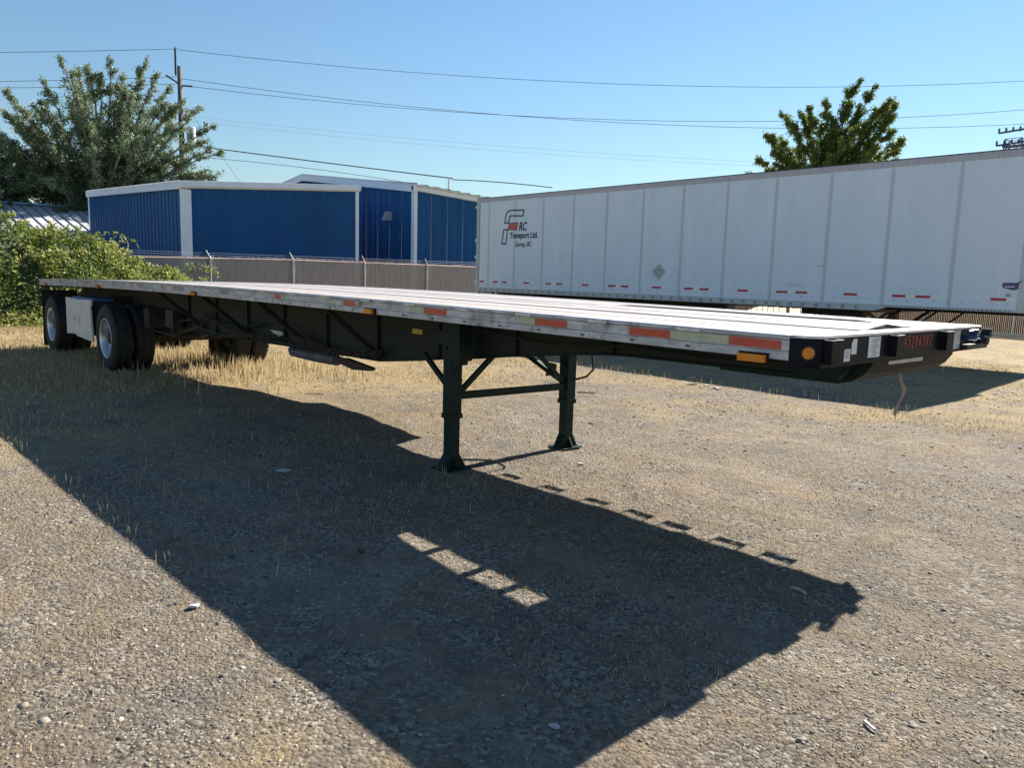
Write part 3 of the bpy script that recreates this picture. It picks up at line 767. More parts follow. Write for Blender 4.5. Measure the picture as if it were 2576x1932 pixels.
P('crank_rod', MB().tube([(-2.98, 1.92, 0.97), (-2.965, 1.93, 0.85), (-2.96, 1.94, 0.76), (-3.02, 1.92, 0.69), (-3.13, 1.90, 0.655)], 0.010, 8), 'black')
flat_plate = P('name_plate', MB().box(-4.02, -3.87, 0.684, 0.6935, 1.049, 1.094), 'plate', label='small yellow plate on the frame beam')
P('load_rack', MB().prism([(-9.2, 1.17), (-8.0, 0.97), (-6.9, 0.90), (-6.7, 0.76), (-5.8, 0.80), (-4.38, 0.93), (-4.30, 1.17)], 2.30, 2.44, 'y'), 'frame')
# wheels
def wheel(xc, y_out, s, outer):
    """s=+1: outer face at y_out looks towards -y"""
    Rr = 0.5; w_ = 0.28
    yy = lambda a: a * s
    pr = [(0.03, 0.300), (0.012, 0.33), (0.0, 0.40), (0.012, 0.46), (0.035, 0.492), (0.06, Rr), (w_ / 2, Rr + 0.003), (w_ - 0.06, Rr), (w_ - 0.035, 0.492),
          (w_ - 0.012, 0.46), (w_, 0.40), (w_ - 0.012, 0.33), (w_ - 0.03, 0.300), (w_ - 0.05, 0.285), (0.05, 0.285), (0.03, 0.300)]
    c = (xc, y_out, Rr - 0.008)
    t = P('wheel', MB().lathe([(yy(a), r) for a, r in pr], c, 'y', 48), 'rubber', smooth=True)
    tr = MB()
    for k in range(36):
        a = 2 * math.pi * k / 36
        for q, hw in ((0.055, 0.022), (0.14, 0.028), (0.225, 0.022)):
            d = Vector((math.cos(a), 0, math.sin(a))); tn = Vector((-math.sin(a), 0, math.cos(a)))
            p = Vector(c) + d * (Rr + 0.004) + Vector((0, yy(q), 0))
            tr.bar(p - tn * 0.035, p + tn * 0.035, hw * 2, 0.012, up=d)
    P('tread', tr, 'rubber', t, kind='stuff')
    if outer:
        rp = [(0.028, 0.304), (0.018, 0.300), (0.020, 0.288), (0.05, 0.275), (0.11, 0.268), (0.15, 0.262), (0.165, 0.24), (0.160, 0.16), (0.150, 0.135)]
    else:
        rp = [(0.05, 0.30), (0.10, 0.27), (0.2, 0.26)]
    rm = P('rim', MB().lathe([(yy(a), r) for a, r in rp], c, 'y', 48), 'rim', t, smooth=True)
    if outer:
        hb = [(0.152, 0.136), (0.145, 0.10), (0.09, 0.095), (0.07, 0.08), (0.062, 0.02), (0.061, 0.001)]
        P('hub', MB().lathe([(yy(a), r) for a, r in hb], c, 'y', 24), 'frame', t, smooth=True)
        nb = MB()
        for k in range(10):
            a = 2 * math.pi * k / 10
            nb.lathe([(yy(0.158), 0.014), (yy(0.13), 0.014), (yy(0.128), 0.001)], (c[0] + 0.145 * math.cos(a), c[1], c[2] + 0.145 * math.sin(a)), 'y', 8)
        P('wheel_nut', nb, 'alu', t, kind='stuff')
    return t
for xc in (-11.0, -14.33):
    wheel(xc, 0.025, 1, True); wheel(xc, 0.345, 1, False)
    wheel(xc, WD - 0.035, -1, True); wheel(xc, WD - 0.345, -1, False)
    P('axle', MB().tube([(xc, 0.22, 0.49), (xc, WD - 0.22, 0.49)], 0.07, 12), 'black')
    for yc in (0.80, 1.68):
        sp = MB()
        for k in range(4):
            L_ = 0.52 - 0.1 * k; z = 0.60 - 0.018 * k
            pts = [(xc + L_ * t, yc, z + 0.10 * (t * t) * (L_ / 0.52)) for t in (-1, -0.5, 0, 0.5, 1)]
            for a, b in zip(pts, pts[1:]): sp.bar(a, b, 0.075, 0.014)
        P('leaf_spring', sp, 'black')
        for dx in (-0.62, 0.62):
            P('spring_hanger', MB().prism([(xc + dx - 0.11, 0.93), (xc + dx + 0.11, 0.93), (xc + dx + 0.06, 0.62), (xc + dx - 0.06, 0.62)], yc - 0.05, yc + 0.05, 'y'), 'black')
    P('brake_chamber', MB().lathe([(0, 0.001), (0, 0.075), (0.16, 0.085), (0.2, 0.001)], (xc + 0.2, 0.95, 0.62), 'x', 14), 'black')
    P('brake_chamber', MB().lathe([(0, 0.001), (0, 0.075), (0.16, 0.085), (0.2, 0.001)], (xc + 0.2, 1.53, 0.62), 'x', 14), 'black')
for (x, y) in ((-14.93, 0.04), (-14.93, 1.84), (-11.62, 0.35), (-11.62, 1.84)):
    fl = MB(); n = 4; zt_ = 1.10
    for i in range(n + 1):
        z = zt_ - (zt_ - 0.06) * i / n; bx = 0.012 * math.sin(i * 1.3)
        fl.v += [(x + bx, y, z), (x + bx, y + (0.6 if y != 0.35 else 0.3), z), (x + bx + 0.008, y + (0.6 if y != 0.35 else 0.3), z), (x + bx + 0.008, y, z)]
    for i in range(n):
        for j in range(4): fl.f.append((i * 4 + j, i * 4 + (j + 1) % 4, (i + 1) * 4 + (j + 1) % 4, (i + 1) * 4 + j))
    fl.f += [(0, 1, 2, 3), (n * 4 + 3, n * 4 + 2, n * 4 + 1, n * 4)]
    P('mud_flap', fl, 'rubber')
P('suspension_frame', MB().box(-14.8, -10.0, 0.86, 0.93, 0.70, 1.0), 'black')
P('suspension_frame', MB().box(-14.8, -10.0, 1.55, 1.62, 0.70, 1.0), 'black')
P('suspension_beam', MB().box(-10.16, -10.02, 0.75, 1.73, 0.62, 0.98), 'black')
P('air_tank', MB().lathe([(-0.3, 0.001), (-0.3, 0.08), (-0.26, 0.115), (0.26, 0.115), (0.3, 0.08), (0.3, 0.001)], (-9.25, 1.24, 0.74), 'y', 18), 'black', smooth=False)
P('air_tank', MB().lathe([(-0.3, 0.001), (-0.3, 0.08), (-0.26, 0.115), (0.26, 0.115), (0.3, 0.08), (0.3, 0.001)], (-9.65, 1.24, 0.70), 'y', 18), 'black')
# white storage box panels between the wheels
bx = P('storage_box', MB().box(-13.47, -11.86, 0.14, 0.52, 0.46, 1.0), 'frame')
pn = MB().prism([(-13.50, 0.395), (-12.76, 0.43), (-12.75, 1.005), (-12.9, 1.02), (-13.49, 1.025)], 0.108, 0.138, 'y')
P('box_panel', pn, 'boxwhite', bx)
pn = MB().prism([(-12.77, 0.405), (-11.81, 0.37), (-11.89, 0.93), (-11.83, 0.935), (-11.83, 1.035), (-12.79, 1.01)], 0.078, 0.104, 'y')
P('box_panel', pn, 'boxwhite', bx)
P('lid', MB().box(-13.2, -11.95, 0.15, 0.5, 1.0, 1.05), 'bluelid', bx)
mk = MB()
for (cx, w_, n) in ((-12.98, 0.07, 2), (-12.55, 0.05, 3)):
    for i in range(n): mk.box(cx, cx + w_, 0.0765 if cx > -12.7 else 0.1065, 0.0775 if cx > -12.7 else 0.1075, 0.70 + 0.05 * i - 0.02 * n, 0.725 + 0.05 * i - 0.02 * n)
P('marking', mk, 'print', bx)
# rolled tarpaulin tube and rusty bracket slung under the beam
P('pipe', MB().tube([(-6.45, 0.74, 0.695), (-6.38, 0.74, 0.675), (-5.9, 0.74, 0.665), (-5.42, 0.74, 0.668)], [0.03, 0.058, 0.06, 0.058], 12), 'pipegrey', label='light grey pipe slung under the frame')
P('pipe_bracket', MB().prism([(-5.42, 0.70), (-5.40, 0.66), (-5.05, 0.61), (-4.75, 0.63), (-4.72, 0.66), (-5.2, 0.71)], 0.70, 0.76, 'y'), 'rust', label='rusty bracket under the frame')
P('ratchet', MB().prism([(-6.72, 0.90), (-6.44, 0.90), (-6.40, 0.87), (-6.50, 0.835), (-6.62, 0.86)], 0.63, 0.66, 'y'), 'galv')
P('hook', MB().tube([(-6.44, 0.65, 0.86), (-6.3, 0.66, 0.78), (-6.2, 0.66, 0.71)], 0.010, 6), 'black')

# air hoses and brake lines slung along and between the beams
for k, (pts, rad) in enumerate([
        ([(-10.6, 0.62, 0.92), (-9.9, 0.56, 0.80), (-9.2, 0.58, 0.86), (-8.4, 0.60, 0.93), (-7.6, 0.60, 0.86), (-6.9, 0.60, 0.95)], 0.014),
        ([(-10.8, 0.50, 0.85), (-10.2, 0.48, 0.66), (-9.6, 0.54, 0.62), (-9.1, 0.60, 0.74), (-8.7, 0.62, 0.83)], 0.017),
        ([(-10.4, 0.95, 0.72), (-9.9, 1.00, 0.58), (-9.3, 1.10, 0.60), (-8.9, 1.20, 0.78)], 0.016),
        ([(-9.0, 0.60, 0.80), (-8.0, 0.61, 0.74), (-7.0, 0.62, 0.79), (-6.2, 0.62, 0.77), (-5.2, 0.62, 0.80), (-4.4, 0.62, 0.86)], 0.012),
        ([(-3.0, 0.63, 1.15), (-2.3, 0.62, 1.10), (-1.6, 0.63, 1.14), (-0.9, 0.64, 1.12), (-0.4, 0.66, 1.15)], 0.009)]):
    P('air_hose', MB().tube(pts, rad, 7), 'black')
P('valve_box', MB().box(-9.75, -9.45, 0.50, 0.64, 0.74, 0.98), 'black'); P('valve_box', MB().box(-10.35, -10.12, 0.40, 0.62, 0.70, 0.98), 'frame')
P('brake_chamber', MB().lathe([(0, 0.001), (0, 0.08), (0.17, 0.09), (0.22, 0.001)], (-10.1, 1.05, 0.60), 'x', 14), 'black')

# chains draped along the beam
def chain(label, p0, p1, sag, n):
    mb = MB(); pts = []
    for i in range(n):
        t = i / (n - 1)
        pts.append(Vector((p0[0] + (p1[0] - p0[0]) * t, p0[1] + (p1[1] - p0[1]) * t + 0.02 * math.sin(i * .7), p0[2] + (p1[2] - p0[2]) * t - sag * 4 * t * (1 - t) + 0.008 * math.sin(i * 1.9))))
    for i in range(n - 1):
        a, b = pts[i], pts[i + 1]; d = (b - a).normalized(); c = (a + b) / 2
        sd = d.cross(Vector((0, 0, 1)) if i % 2 else Vector((0, 1, 0.2))).normalized()
        hl = (b - a).length * 0.72; hw = 0.02
        ring = [c + d * hl * math.cos(t) + sd * hw * math.sin(t) for t in [2 * math.pi * k / 8 for k in range(9)]]
        mb.tube(ring, 0.0065, 5, caps=False)
    o = obj('chain', mb, 'rust'); tag(o, label, 'chain', 'chains slung under the flatbed')
chain('rusty tie down chain sagging under the deck just behind the yellow plate', (-6.3, 0.58, 0.99), (-4.35, 0.58, 0.86), 0.14, 54)
chain('rusty tie down chain bunched under the deck nearer the wheels', (-8.6, 0.58, 1.0), (-6.5, 0.58, 0.84), 0.10, 58)
chain('second strand of rusty chain looped just under the first behind the yellow plate', (-6.1, 0.55, 0.93), (-4.5, 0.55, 0.85), 0.08, 46)
# tan strap dangling under the nose
pts = [(-0.09, 1.30, 1.085), (-0.09, 1.31, 1.055), (-0.085, 1.335, 1.02), (-0.08, 1.36, 0.985), (-0.08, 1.345, 0.95), (-0.08, 1.30, 0.92), (-0.08, 1.265, 0.885), (-0.08, 1.25, 0.845)]
mb = MB(); wd_ = [0.010, 0.012, 0.016, 0.022, 0.02, 0.012, 0.014, 0.008]
for i, p in enumerate(pts):
    w_ = wd_[i]; mb.v += [(p[0] - 0.003, p[1] - w_, p[2]), (p[0] + 0.004, p[1] + w_, p[2]), (p[0] + 0.008, p[1] + w_, p[2]), (p[0] + 0.001, p[1] - w_, p[2])]
for i in range(len(pts) - 1):
    for j in range(4): mb.f.append((i * 4 + j, i * 4 + (j + 1) % 4, (i + 1) * 4 + (j + 1) % 4, (i + 1) * 4 + j))
mb.f += [(0, 1, 2, 3)]
mb.tube([(-0.078, 1.30, 0.92), (-0.078, 1.315, 0.88), (-0.078, 1.30, 0.85)], 0.004, 5)
mb.tube([(-0.079, 1.262, 0.885), (-0.079, 1.275, 0.83)], 0.004, 5)
st = obj('strap', mb, 'strap'); tag(st, 'frayed tan webbing strap dangling below the black front bulkhead', 'strap')

# ------------------------------------------------------------ white van trailer
VT = thing('van_trailer', (-17.858, 13.656, 0), 'long white box trailer with black and red lettering parked beyond the flatbed', 'box trailer', rz=-0.0273)
def Q(name, mb, m, parent=None, **k): return obj(name, mb, m, parent or VT, local=True, **k)
S0, S1, ZT, ZB, VW = -0.60, 15.62, 4.03, 1.235, 2.60
seams = [0.0 + 1.2937 * k for k in range(12)] + [15.412]
edges = [S0 + 0.10] + seams
for a, b in zip(edges, edges[1:]):
    Q('side_panel', MB().box(a + 0.022, b - 0.022, 0.0, 0.012, ZB, ZT), 'vanwhite')
for s in seams[:-1]:
    Q('seam_post', MB().box(s - 0.0215, s + 0.0215, 0.003, 0.014, ZB, ZT), 'vanseam')
mb = MB()
for s in seams[:-1]:
    for dx in (-0.042, 0.03):
        for i in range(58):
            z = ZB + 0.03 + i * 0.047; mb.box(s + dx, s + dx + 0.011, -0.003, 0.0, z, z + 0.013)
for i in range(62):
    z = 1.33; x = S0 + 0.2 + i * 0.256; mb.box(x, x + 0.009, -0.003, 0.0, z, z + 0.02); mb.box(x + 0.03, x + 0.039, -0.003, 0.0, z, z + 0.02)
    mb.box(x + 0.06, x + 0.075, -0.003, 0.0, 1.59, 1.603)
Q('rivet_row', mb, 'rivet', kind='stuff')
Q('far_side_wall', MB().box(S0 + 0.1, S1 - 0.1, VW - 0.012, VW, ZB, ZT), 'vanwhite')
Q('front_wall', MB().box(S1 - 0.099, S1 - 0.09, 0.02, VW - 0.02, ZB, ZT), 'vanwhite')
Q('roof', MB().box(S0 + 0.02, S1 - 0.02, 0.03, VW - 0.03, 4.13, 4.15), 'roofwhite')
tr_ = Q('top_rail', MB().box(S0, S1, -0.006, 0.03, ZT, 4.16), 'vantoprail')
Q('top_rail', MB().box(S0, S1, VW - 0.03, VW + 0.006, ZT, 4.16), 'vantoprail')
mb = MB()
for i in range(158):
    x = S0 + 0.15 + i * 0.1
    if (i // 2) % 3 or True: mb.box(x, x + 0.012, -0.0085, -0.0062, ZT + 0.012, ZT + 0.055)
Q('top_rail_rivets', mb, 'vanseam', tr_, kind='stuff')
Q('roof_edge', MB().box(S0, S1, -0.010, 0.02, 4.1602, 4.18), 'rivet', label='dark bow edge along the roof')
# bottom rail with a step up over the coupler
br = Q('bottom_rail', MB().prism([(S0, 1.09), (12.80, 1.10), (13.05, 1.185), (S1, 1.185), (S1, 1.2345), (S0, 1.2345)], -0.012, 0.04, 'y'), 'vanrail')
Q('bottom_rail', MB().prism([(S0, 1.09), (12.80, 1.10), (13.05, 1.185), (S1, 1.185), (S1, 1.2345), (S0, 1.2345)], VW - 0.04, VW + 0.012, 'y'), 'vanrail')
mb = MB(); x = -0.42; i = 0
while x < 12.6:
    for dx in (0, 0.045):
        for z in (1.128, 1.166): mb.box(x + dx, x + dx + 0.027, -0.015, -0.0122, z, z + 0.026)
    x += 0.305; i += 1
x = 12.95
while x < 15.3:
    mb.box(x, x + 0.025, -0.015, -0.0122, 1.196, 1.216); x += 0.075
Q('bolt_heads', mb, 'rivet', br, kind='stuff')
Q('corner_post', MB().box(15.395, S1, -0.008, 0.05, 1.2346, ZT - 0.001), 'vanseam')
rf_ = Q('rear_frame', MB().box(S0 - 0.05, S0 + 0.1, -0.008, 0.08, 1.0, 4.16), 'vanrail')
Q('rear_frame', MB().box(S0 - 0.05, S0 + 0.1, VW - 0.08, VW + 0.008, 1.0, 4.16), 'vanrail')
Q('rear_door', MB().box(S0 - 0.06, S0 - 0.02, 0.081, VW / 2 - 0.005, 1.15, 4.1), 'vanwhite')
Q('rear_door', MB().box(S0 - 0.06, S0 - 0.02, VW / 2 + 0.005, VW - 0.081, 1.15, 4.1), 'vanwhite')
for z in (1.35, 2.2, 2.75, 3.85):
    Q('hinge', MB().box(S0 - 0.10, S0 - 0.05, -0.02, 0.05, z, z + 0.09), 'vanwtape')
for s0, s1 in ((-0.445, -0.184), (0.257, 0.515), (0.715, 0.977), (1.774, 2.036), (2.778, 3.040), (3.243, 3.510), (4.321, 4.590), (5.337, 5.614), (5.814, 6.082), (6.908, 7.195),
               (7.931, 8.215), (8.402, 8.680), (9.499, 9.781), (10.521, 10.810), (10.998, 11.282), (12.120, 12.411), (13.138, 13.410), (13.600, 13.882), (14.953, 15.215)):
    Q('reflective_tape', MB().box(s0, s1, -0.005, -0.001, 1.398, 1.450), 'vanred', label='red reflective tape strip')
    Q('reflective_tape', MB().box(s1 + 0.001, s1 + 0.182, -0.005, -0.001, 1.398, 1.450), 'vanwtape', label='white reflective tape strip')
# lettering
lg = thing('tmp', (0, 0, 0), 'x', 'x'); bpy.data.objects.remove(lg)
def outline(pts, w_=0.042):
    mb = MB(); n = len(pts)
    P_ = [Vector((p[0], p[1])) for p in pts]
    inn = []
    ar = sum(P_[i].x * P_[(i + 1) % n].y - P_[(i + 1) % n].x * P_[i].y for i in range(n))
    sg = 1 if ar > 0 else -1
    for i in range(n):
        a, b, c = P_[i - 1], P_[i], P_[(i + 1) % n]
        d1 = (b - a).normalized(); d2 = (c - b).normalized()
        n1 = Vector((-d1.y, d1.x)) * sg; n2 = Vector((-d2.y, d2.x)) * sg
        bis = (n1 + n2); bis = bis / max(0.35, bis.dot(n1) * 1.0) if bis.length > 1e-6 else n1
        inn.append(b + bis * w_)
    for y in (-0.0085, -0.0045):
        mb.v += [(p.x, y, p.y) for p in P_] + [(p.x, y, p.y) for p in inn]
    for i in range(n):
        j = (i + 1) % n
        mb.f += [(i, j, n + j, n + i), (2 * n + i, 2 * n + j, 3 * n + j, 3 * n + i), (i, j, 2 * n + j, 2 * n + i), (n + i, n + j, 3 * n + j, 3 * n + i)]
    return mb
UP = [(1.715, 3.714), (1.065, 3.733), (0.943, 3.705), (0.858, 3.641), (0.809, 3.529), (0.766, 3.296), (0.985, 3.303), (1.056, 3.519), (1.685, 3.494)]
logo = Q('emblem', outline(UP), 'navy', label='outlined italic letter F with a red block')
Q('emblem_leg', outline([(0.737, 3.133), (0.967, 3.126), (0.889, 2.637), (0.638, 2.64)]), 'navy', logo)
Q('emblem_arm', outline([(0.985, 3.325), (1.445, 3.318), (1.385, 3.078), (0.960, 3.09)], 0.022), 'navy', logo)
Q('emblem_block', MB().prism([(0.992, 3.300), (1.422, 3.296), (1.368, 3.100), (0.972, 3.112)], -0.0065, -0.0045, 'y'), 'logored', logo)
def text(body, x, z, size, m_, parent, sx=0.72, shear=0.0, off_=0.012, name='lettering', label=None):
    cu = bpy.data.curves.new('txt', 'FONT'); cu.body = body; cu.size = size; cu.shear = shear; cu.offset = off_; cu.extrude = 0.001
    t = bpy.data.objects.new('txt', cu); COL.objects.link(t)
    bpy.context.view_layer.update()
    me = bpy.data.meshes.new_from_object(t.evaluated_get(bpy.context.evaluated_depsgraph_get()))
    bpy.data.objects.remove(t); bpy.data.curves.remove(cu)
    for v in me.vertices: v.co = (v.co.x * sx + x, -0.0065 - v.co.z, v.co.y + z)
    me.materials.append(M[m_])
    o = bpy.data.objects.new(name, me); COL.objects.link(o); o.parent = parent
    if label: o['label'] = label
    return o
text('RC', 1.475, 3.065, 0.37, 'navy', VT, 0.74, 0.25, 0.010, label='bold dark italic letters RC')
text('Transport Ltd.', 1.065, 2.832, 0.255, 'navy', VT, 0.87, 0.0, 0.007, label='dark lettering Transport Ltd.')
text('Surrey, BC', 1.32, 2.565, 0.205, 'navy', VT, 0.84, 0.3, 0.003, label='dark italic lettering Surrey, BC')
dm = Q('placard_holder', MB().prism([(7.1, 2.07), (7.33, 1.845), (7.1, 1.615), (6.865, 1.835)], -0.010, -0.001, 'y'), 'vanrail')
Q('placard', MB().prism([(7.1, 2.035), (7.292, 1.844), (7.1, 1.652), (6.902, 1.836)], -0.0125, -0.0102, 'y'), 'placard', dm)
Q('placard_bar', MB().box(6.95, 7.25, -0.0145, -0.0127, 1.872, 1.882).box(7.0, 7.2, -0.0145, -0.0127, 1.765, 1.773), 'rivet', dm)
Q('decal', MB().prism([(15.13, 1.74), (15.40, 1.74), (15.45, 1.70), (15.42, 1.635), (15.32, 1.60), (15.16, 1.635), (15.12, 1.665)], -0.004, -0.001, 'y'), 'purple', label='purple swoosh decal near the front corner')
Q('decal', MB().prism([(15.36, 1.735), (15.46, 1.80), (15.385, 1.70)], -0.012, -0.0095, 'y'), 'purple')
Q('decal', MB().box(15.17, 15.33, -0.0065, -0.0042, 1.655, 1.672), 'vanwtape')
Q('decal', MB().box(15.20, 15.28, -0.004, -0.001, 1.475, 1.535), 'olive', label='small olive square decal')
mb = MB().box(10.75, 11.15, -0.002, -0.0005, 1.60, 1.607).box(10.85, 11.12, -0.002, -0.0005, 1.56, 1.564).box(11.47, 11.63, -0.002, -0.0005, 2.02, 2.03)
Q('scratch', mb, 'rivet', kind='stuff')
# underside
for i in range(52):
    x = S0 + 0.25 + i * 0.305
    if x < 12.9: Q('cross_member', MB().box(x - 0.03, x + 0.03, 0.05, VW - 0.05, 1.06, 1.17), 'black')
Q('floor', MB().box(S0 + 0.1, S1 - 0.1, 0.045, VW - 0.045, 1.186, 1.228), 'black')
Q('coupler_plate', MB().box(12.8, S1 - 0.1, 0.5, 2.1, 1.12, 1.18), 'frame')
Q('slider_rail', MB().box(-0.4, 5.0, 0.75, 0.9, 0.86, 1.06), 'black'); Q('slider_rail', MB().box(-0.4, 5.0, 1.7, 1.85, 0.86, 1.06), 'black')
for xc in (1.3, 2.55):
    for y0, s in ((0.03, 1), (0.34, 1), (VW - 0.03, -1), (VW - 0.34, -1)):
        t = Q('wheel', MB().lathe([(s * a, r) for a, r in [(0.03, .29), (0.0, .4), (0.03, .49), (.13, .5), (.23, .49), (.26, .4), (.23, .29), (0.1, 0.28), (0.03, .29)]], (xc, y0, 0.49), 'y', 28), 'rubber', smooth=True)
        Q('rim', MB().lathe([(s * 0.035, .292), (s * 0.12, .27), (s * 0.15, .2), (s * 0.15, .001)], (xc, y0, 0.49), 'y', 24), 'rim', t, smooth=True)
    Q('axle', MB().tube([(xc, 0.2, 0.49), (xc, VW - 0.2, 0.49)], 0.065, 10), 'black')
Q('bumper', MB().box(S0 - 0.04, S0 + 0.02, 0.5, 2.1, 0.5, 0.6).box(S0 - 0.02, S0 + 0.02, 0.7, 0.78, 0.6, 1.08).box(S0 - 0.02, S0 + 0.02, 1.82, 1.9, 0.6, 1.08), 'frame')
for y in (0.45, 2.15):
    l_ = Q('landing_leg', MB().box(12.25, 12.41, y - 0.08, y + 0.08, 0.42, 1.12), 'frame')
    Q('foot', MB().box(12.20, 12.46, y - 0.13, y + 0.13, 0.01, 0.03).box(12.27, 12.39, y - 0.06, y + 0.06, 0.03, 0.42), 'frame', l_)
    Q('leg_brace', MB().bar((12.42, y, 0.55), (13.15, y, 1.12), 0.05, 0.07), 'frame')
    Q('leg_brace', MB().bar((13.9, y + .1, 1.18), (13.35, y + .1, 0.72), 0.03, 0.04), 'frame')
Q('leg_brace', MB().bar((12.33, 0.5, 0.6), (12.33, 2.1, 1.1), 0.04, 0.06), 'frame'); Q('leg_brace', MB().bar((12.34, 2.1, 0.6), (12.34, 0.5, 1.1), 0.04, 0.06), 'frame')
Q('leg_crossbar', MB().box(12.29, 12.37, 0.531, 2.069, 0.50, 0.56), 'frame')
Q('underbody_box', MB().box(10.7, 12.0, 0.9, 1.7, 0.92, 1.06), 'black')
Q('dark_filler', MB().box(3.6, 8.0, 1.9, 2.3, 0.62, 1.055), 'black')  # black box added to darken the view under the trailer
# pale plastic skirt on the far side, stiffened with vertical ribs
for poly in ([(8.05, 0.80), (9.385, 0.80), (9.375, 1.09), (8.83, 1.09)], [(9.485, 0.80), (10.20, 0.80), (9.935, 1.09), (9.48, 1.09)]):
    sk = Q('skirt_panel', MB().prism(poly, VW - 0.03, VW - 0.02, 'y'), 'skirt', label='pale ribbed skirt panel glowing in the sun')
    x = poly[0][0] + 0.3
    while x < poly[1][0] - 0.1:
        Q('rib', MB().box(x, x + 0.012, VW - 0.04, VW - 0.0302, 0.80, 1.085), 'seam', sk); x += 0.165
Q('skirt_clip', MB().prism([(10.157, 0.99), (10.18, 1.012), (10.28, 1.012), (10.276, 0.85), (10.21, 0.85)], VW - 0.03, VW - 0.02, 'y'), 'skirt')
Q('skirt_clip', MB().box(10.41, 10.446, VW - 0.03, VW - 0.02, 0.85, 1.01), 'skirt')

# ------------------------------------------------------------ fences
def slat_fence(root, p0, p1, h, bays, m_, barb=None, pitch=0.075, ztop=None, kerb=None):
    p0, p1 = Vector((*p0, 0)), Vector((*p1, 0)); d = (p1 - p0); L_ = d.length; d = d.normalized(); nn = Vector((d.y, -d.x, 0))
    for k in range(bays + 1):
        b = p0 + d * (L_ * k / bays)
        hh = ztop(k / bays) if ztop else h
        pts = [b + nn * 0.06, b + nn * 0.06 + Vector((0, 0, hh - 0.02))]
        po = obj('post', MB().tube(pts + ([b + nn * 0.06 + Vector((0, 0, hh)) - d * 0.02] if barb else []), 0.038, 10), 'galv', root)
        if barb:
            a = b + nn * 0.06 + Vector((0, 0, hh - 0.02))
            e = a + barb
            arm = obj('barb_arm', MB().tube([a, a + barb * 0.25, e], [0.036, 0.026, 0.016], 8), 'galv', po)
            if k == 2: obj('broken_tie', MB().tube([b + nn * 0.11 + Vector((0, 0, hh - 0.3)), b + nn * 0.12 + d * 0.22 + Vector((0, 0, hh - 0.36))], 0.012, 6), 'galv', po)
    for k in range(bays):
        a = p0 + d * (L_ * k / bays); b = p0 + d * (L_ * (k + 1) / bays)
        ha, hb = (ztop(k / bays), ztop((k + 1) / bays)) if ztop else (h, h)
        obj('top_rail', MB().tube([a + Vector((0, 0, ha - 0.03)), b + Vector((0, 0, hb - 0.03))], 0.022, 8), 'slattop', root)
        sm, tm = MB(), MB(); l_ = (b - a).length; n = int(l_ / pitch)
        for i in range(n):
            t = (i + 0.5) / n; c = a.lerp(b, t); hz = ha + (hb - ha) * t - 0.055
            if random.random() < 0.003: continue
            o2 = nn * random.uniform(-0.004, 0.004)
            w_ = d * (pitch * 0.43)
            z0 = 0.06
            q = [c - w_ + o2 - nn * .004, c + w_ + o2 - nn * .004, c + w_ + o2 + nn * .004, c - w_ + o2 + nn * .004]
            sm.add([p + Vector((0, 0, z0)) for p in q] + [p + Vector((0, 0, hz)) for p in q], [(0, 3, 2, 1), (4, 5, 6, 7), (0, 1, 5, 4), (1, 2, 6, 5), (2, 3, 7, 6), (3, 0, 4, 7)])
            e = random.uniform(0.0, 0.04) + (0.03 if random.random() < 0.1 else 0)
            tm.add([p + Vector((0, 0, hz + 0.05)) for p in q] + [p + Vector((0, 0, hz + 0.055 + e)) for p in q], [(0, 3, 2, 1), (4, 5, 6, 7), (0, 1, 5, 4), (1, 2, 6, 5), (2, 3, 7, 6), (3, 0, 4, 7)])
        obj('slat_bay', sm, m_, root, kind='stuff', recalc=False)
        obj('slat_tips', tm, 'slattop', root, kind='stuff', recalc=False)
    if barb:
        for q in (0.4, 0.7, 0.97):
            a = p0 + nn * 0.06 + Vector((0, 0, (ztop(0) if ztop else h) - 0.02)) + barb * q; b = p1 + nn * 0.06 + Vector((0, 0, (ztop(1) if ztop else h) - 0.02)) + barb * q
            obj('barbed_wire', MB().tube([a, b], 0.004, 4), 'farwire', root)
LF = thing('slat_fence', (-24.8, 10, 0), 'tall grey brown slatted chain link fence with barb arms before the blue sheds', 'fence')
slat_fence(LF, (-24.8, 1.0), (-24.8, 28.45), 2.0, 9, 'slat', barb=Vector((0.05, -0.16, 0.26)), ztop=lambda t: 1.84 + 0.19 * min(1, t * 27.45 / 9 + .02) if t * 27.45 < 9 else 2.03)
BF = thing('brown_slat_fence', (-10, 29, 0), 'low reddish brown slatted fence seen beneath the white box trailer', 'fence')
slat_fence(BF, (-24.6, 29.0), (9.0, 28.6), 1.7, 11, 'brownslat', pitch=0.06)
kb = obj('kerb', MB().box(-24.6, 9, 28.15, 28.35, -0.02, 0.10), 'concrete', kind='structure')

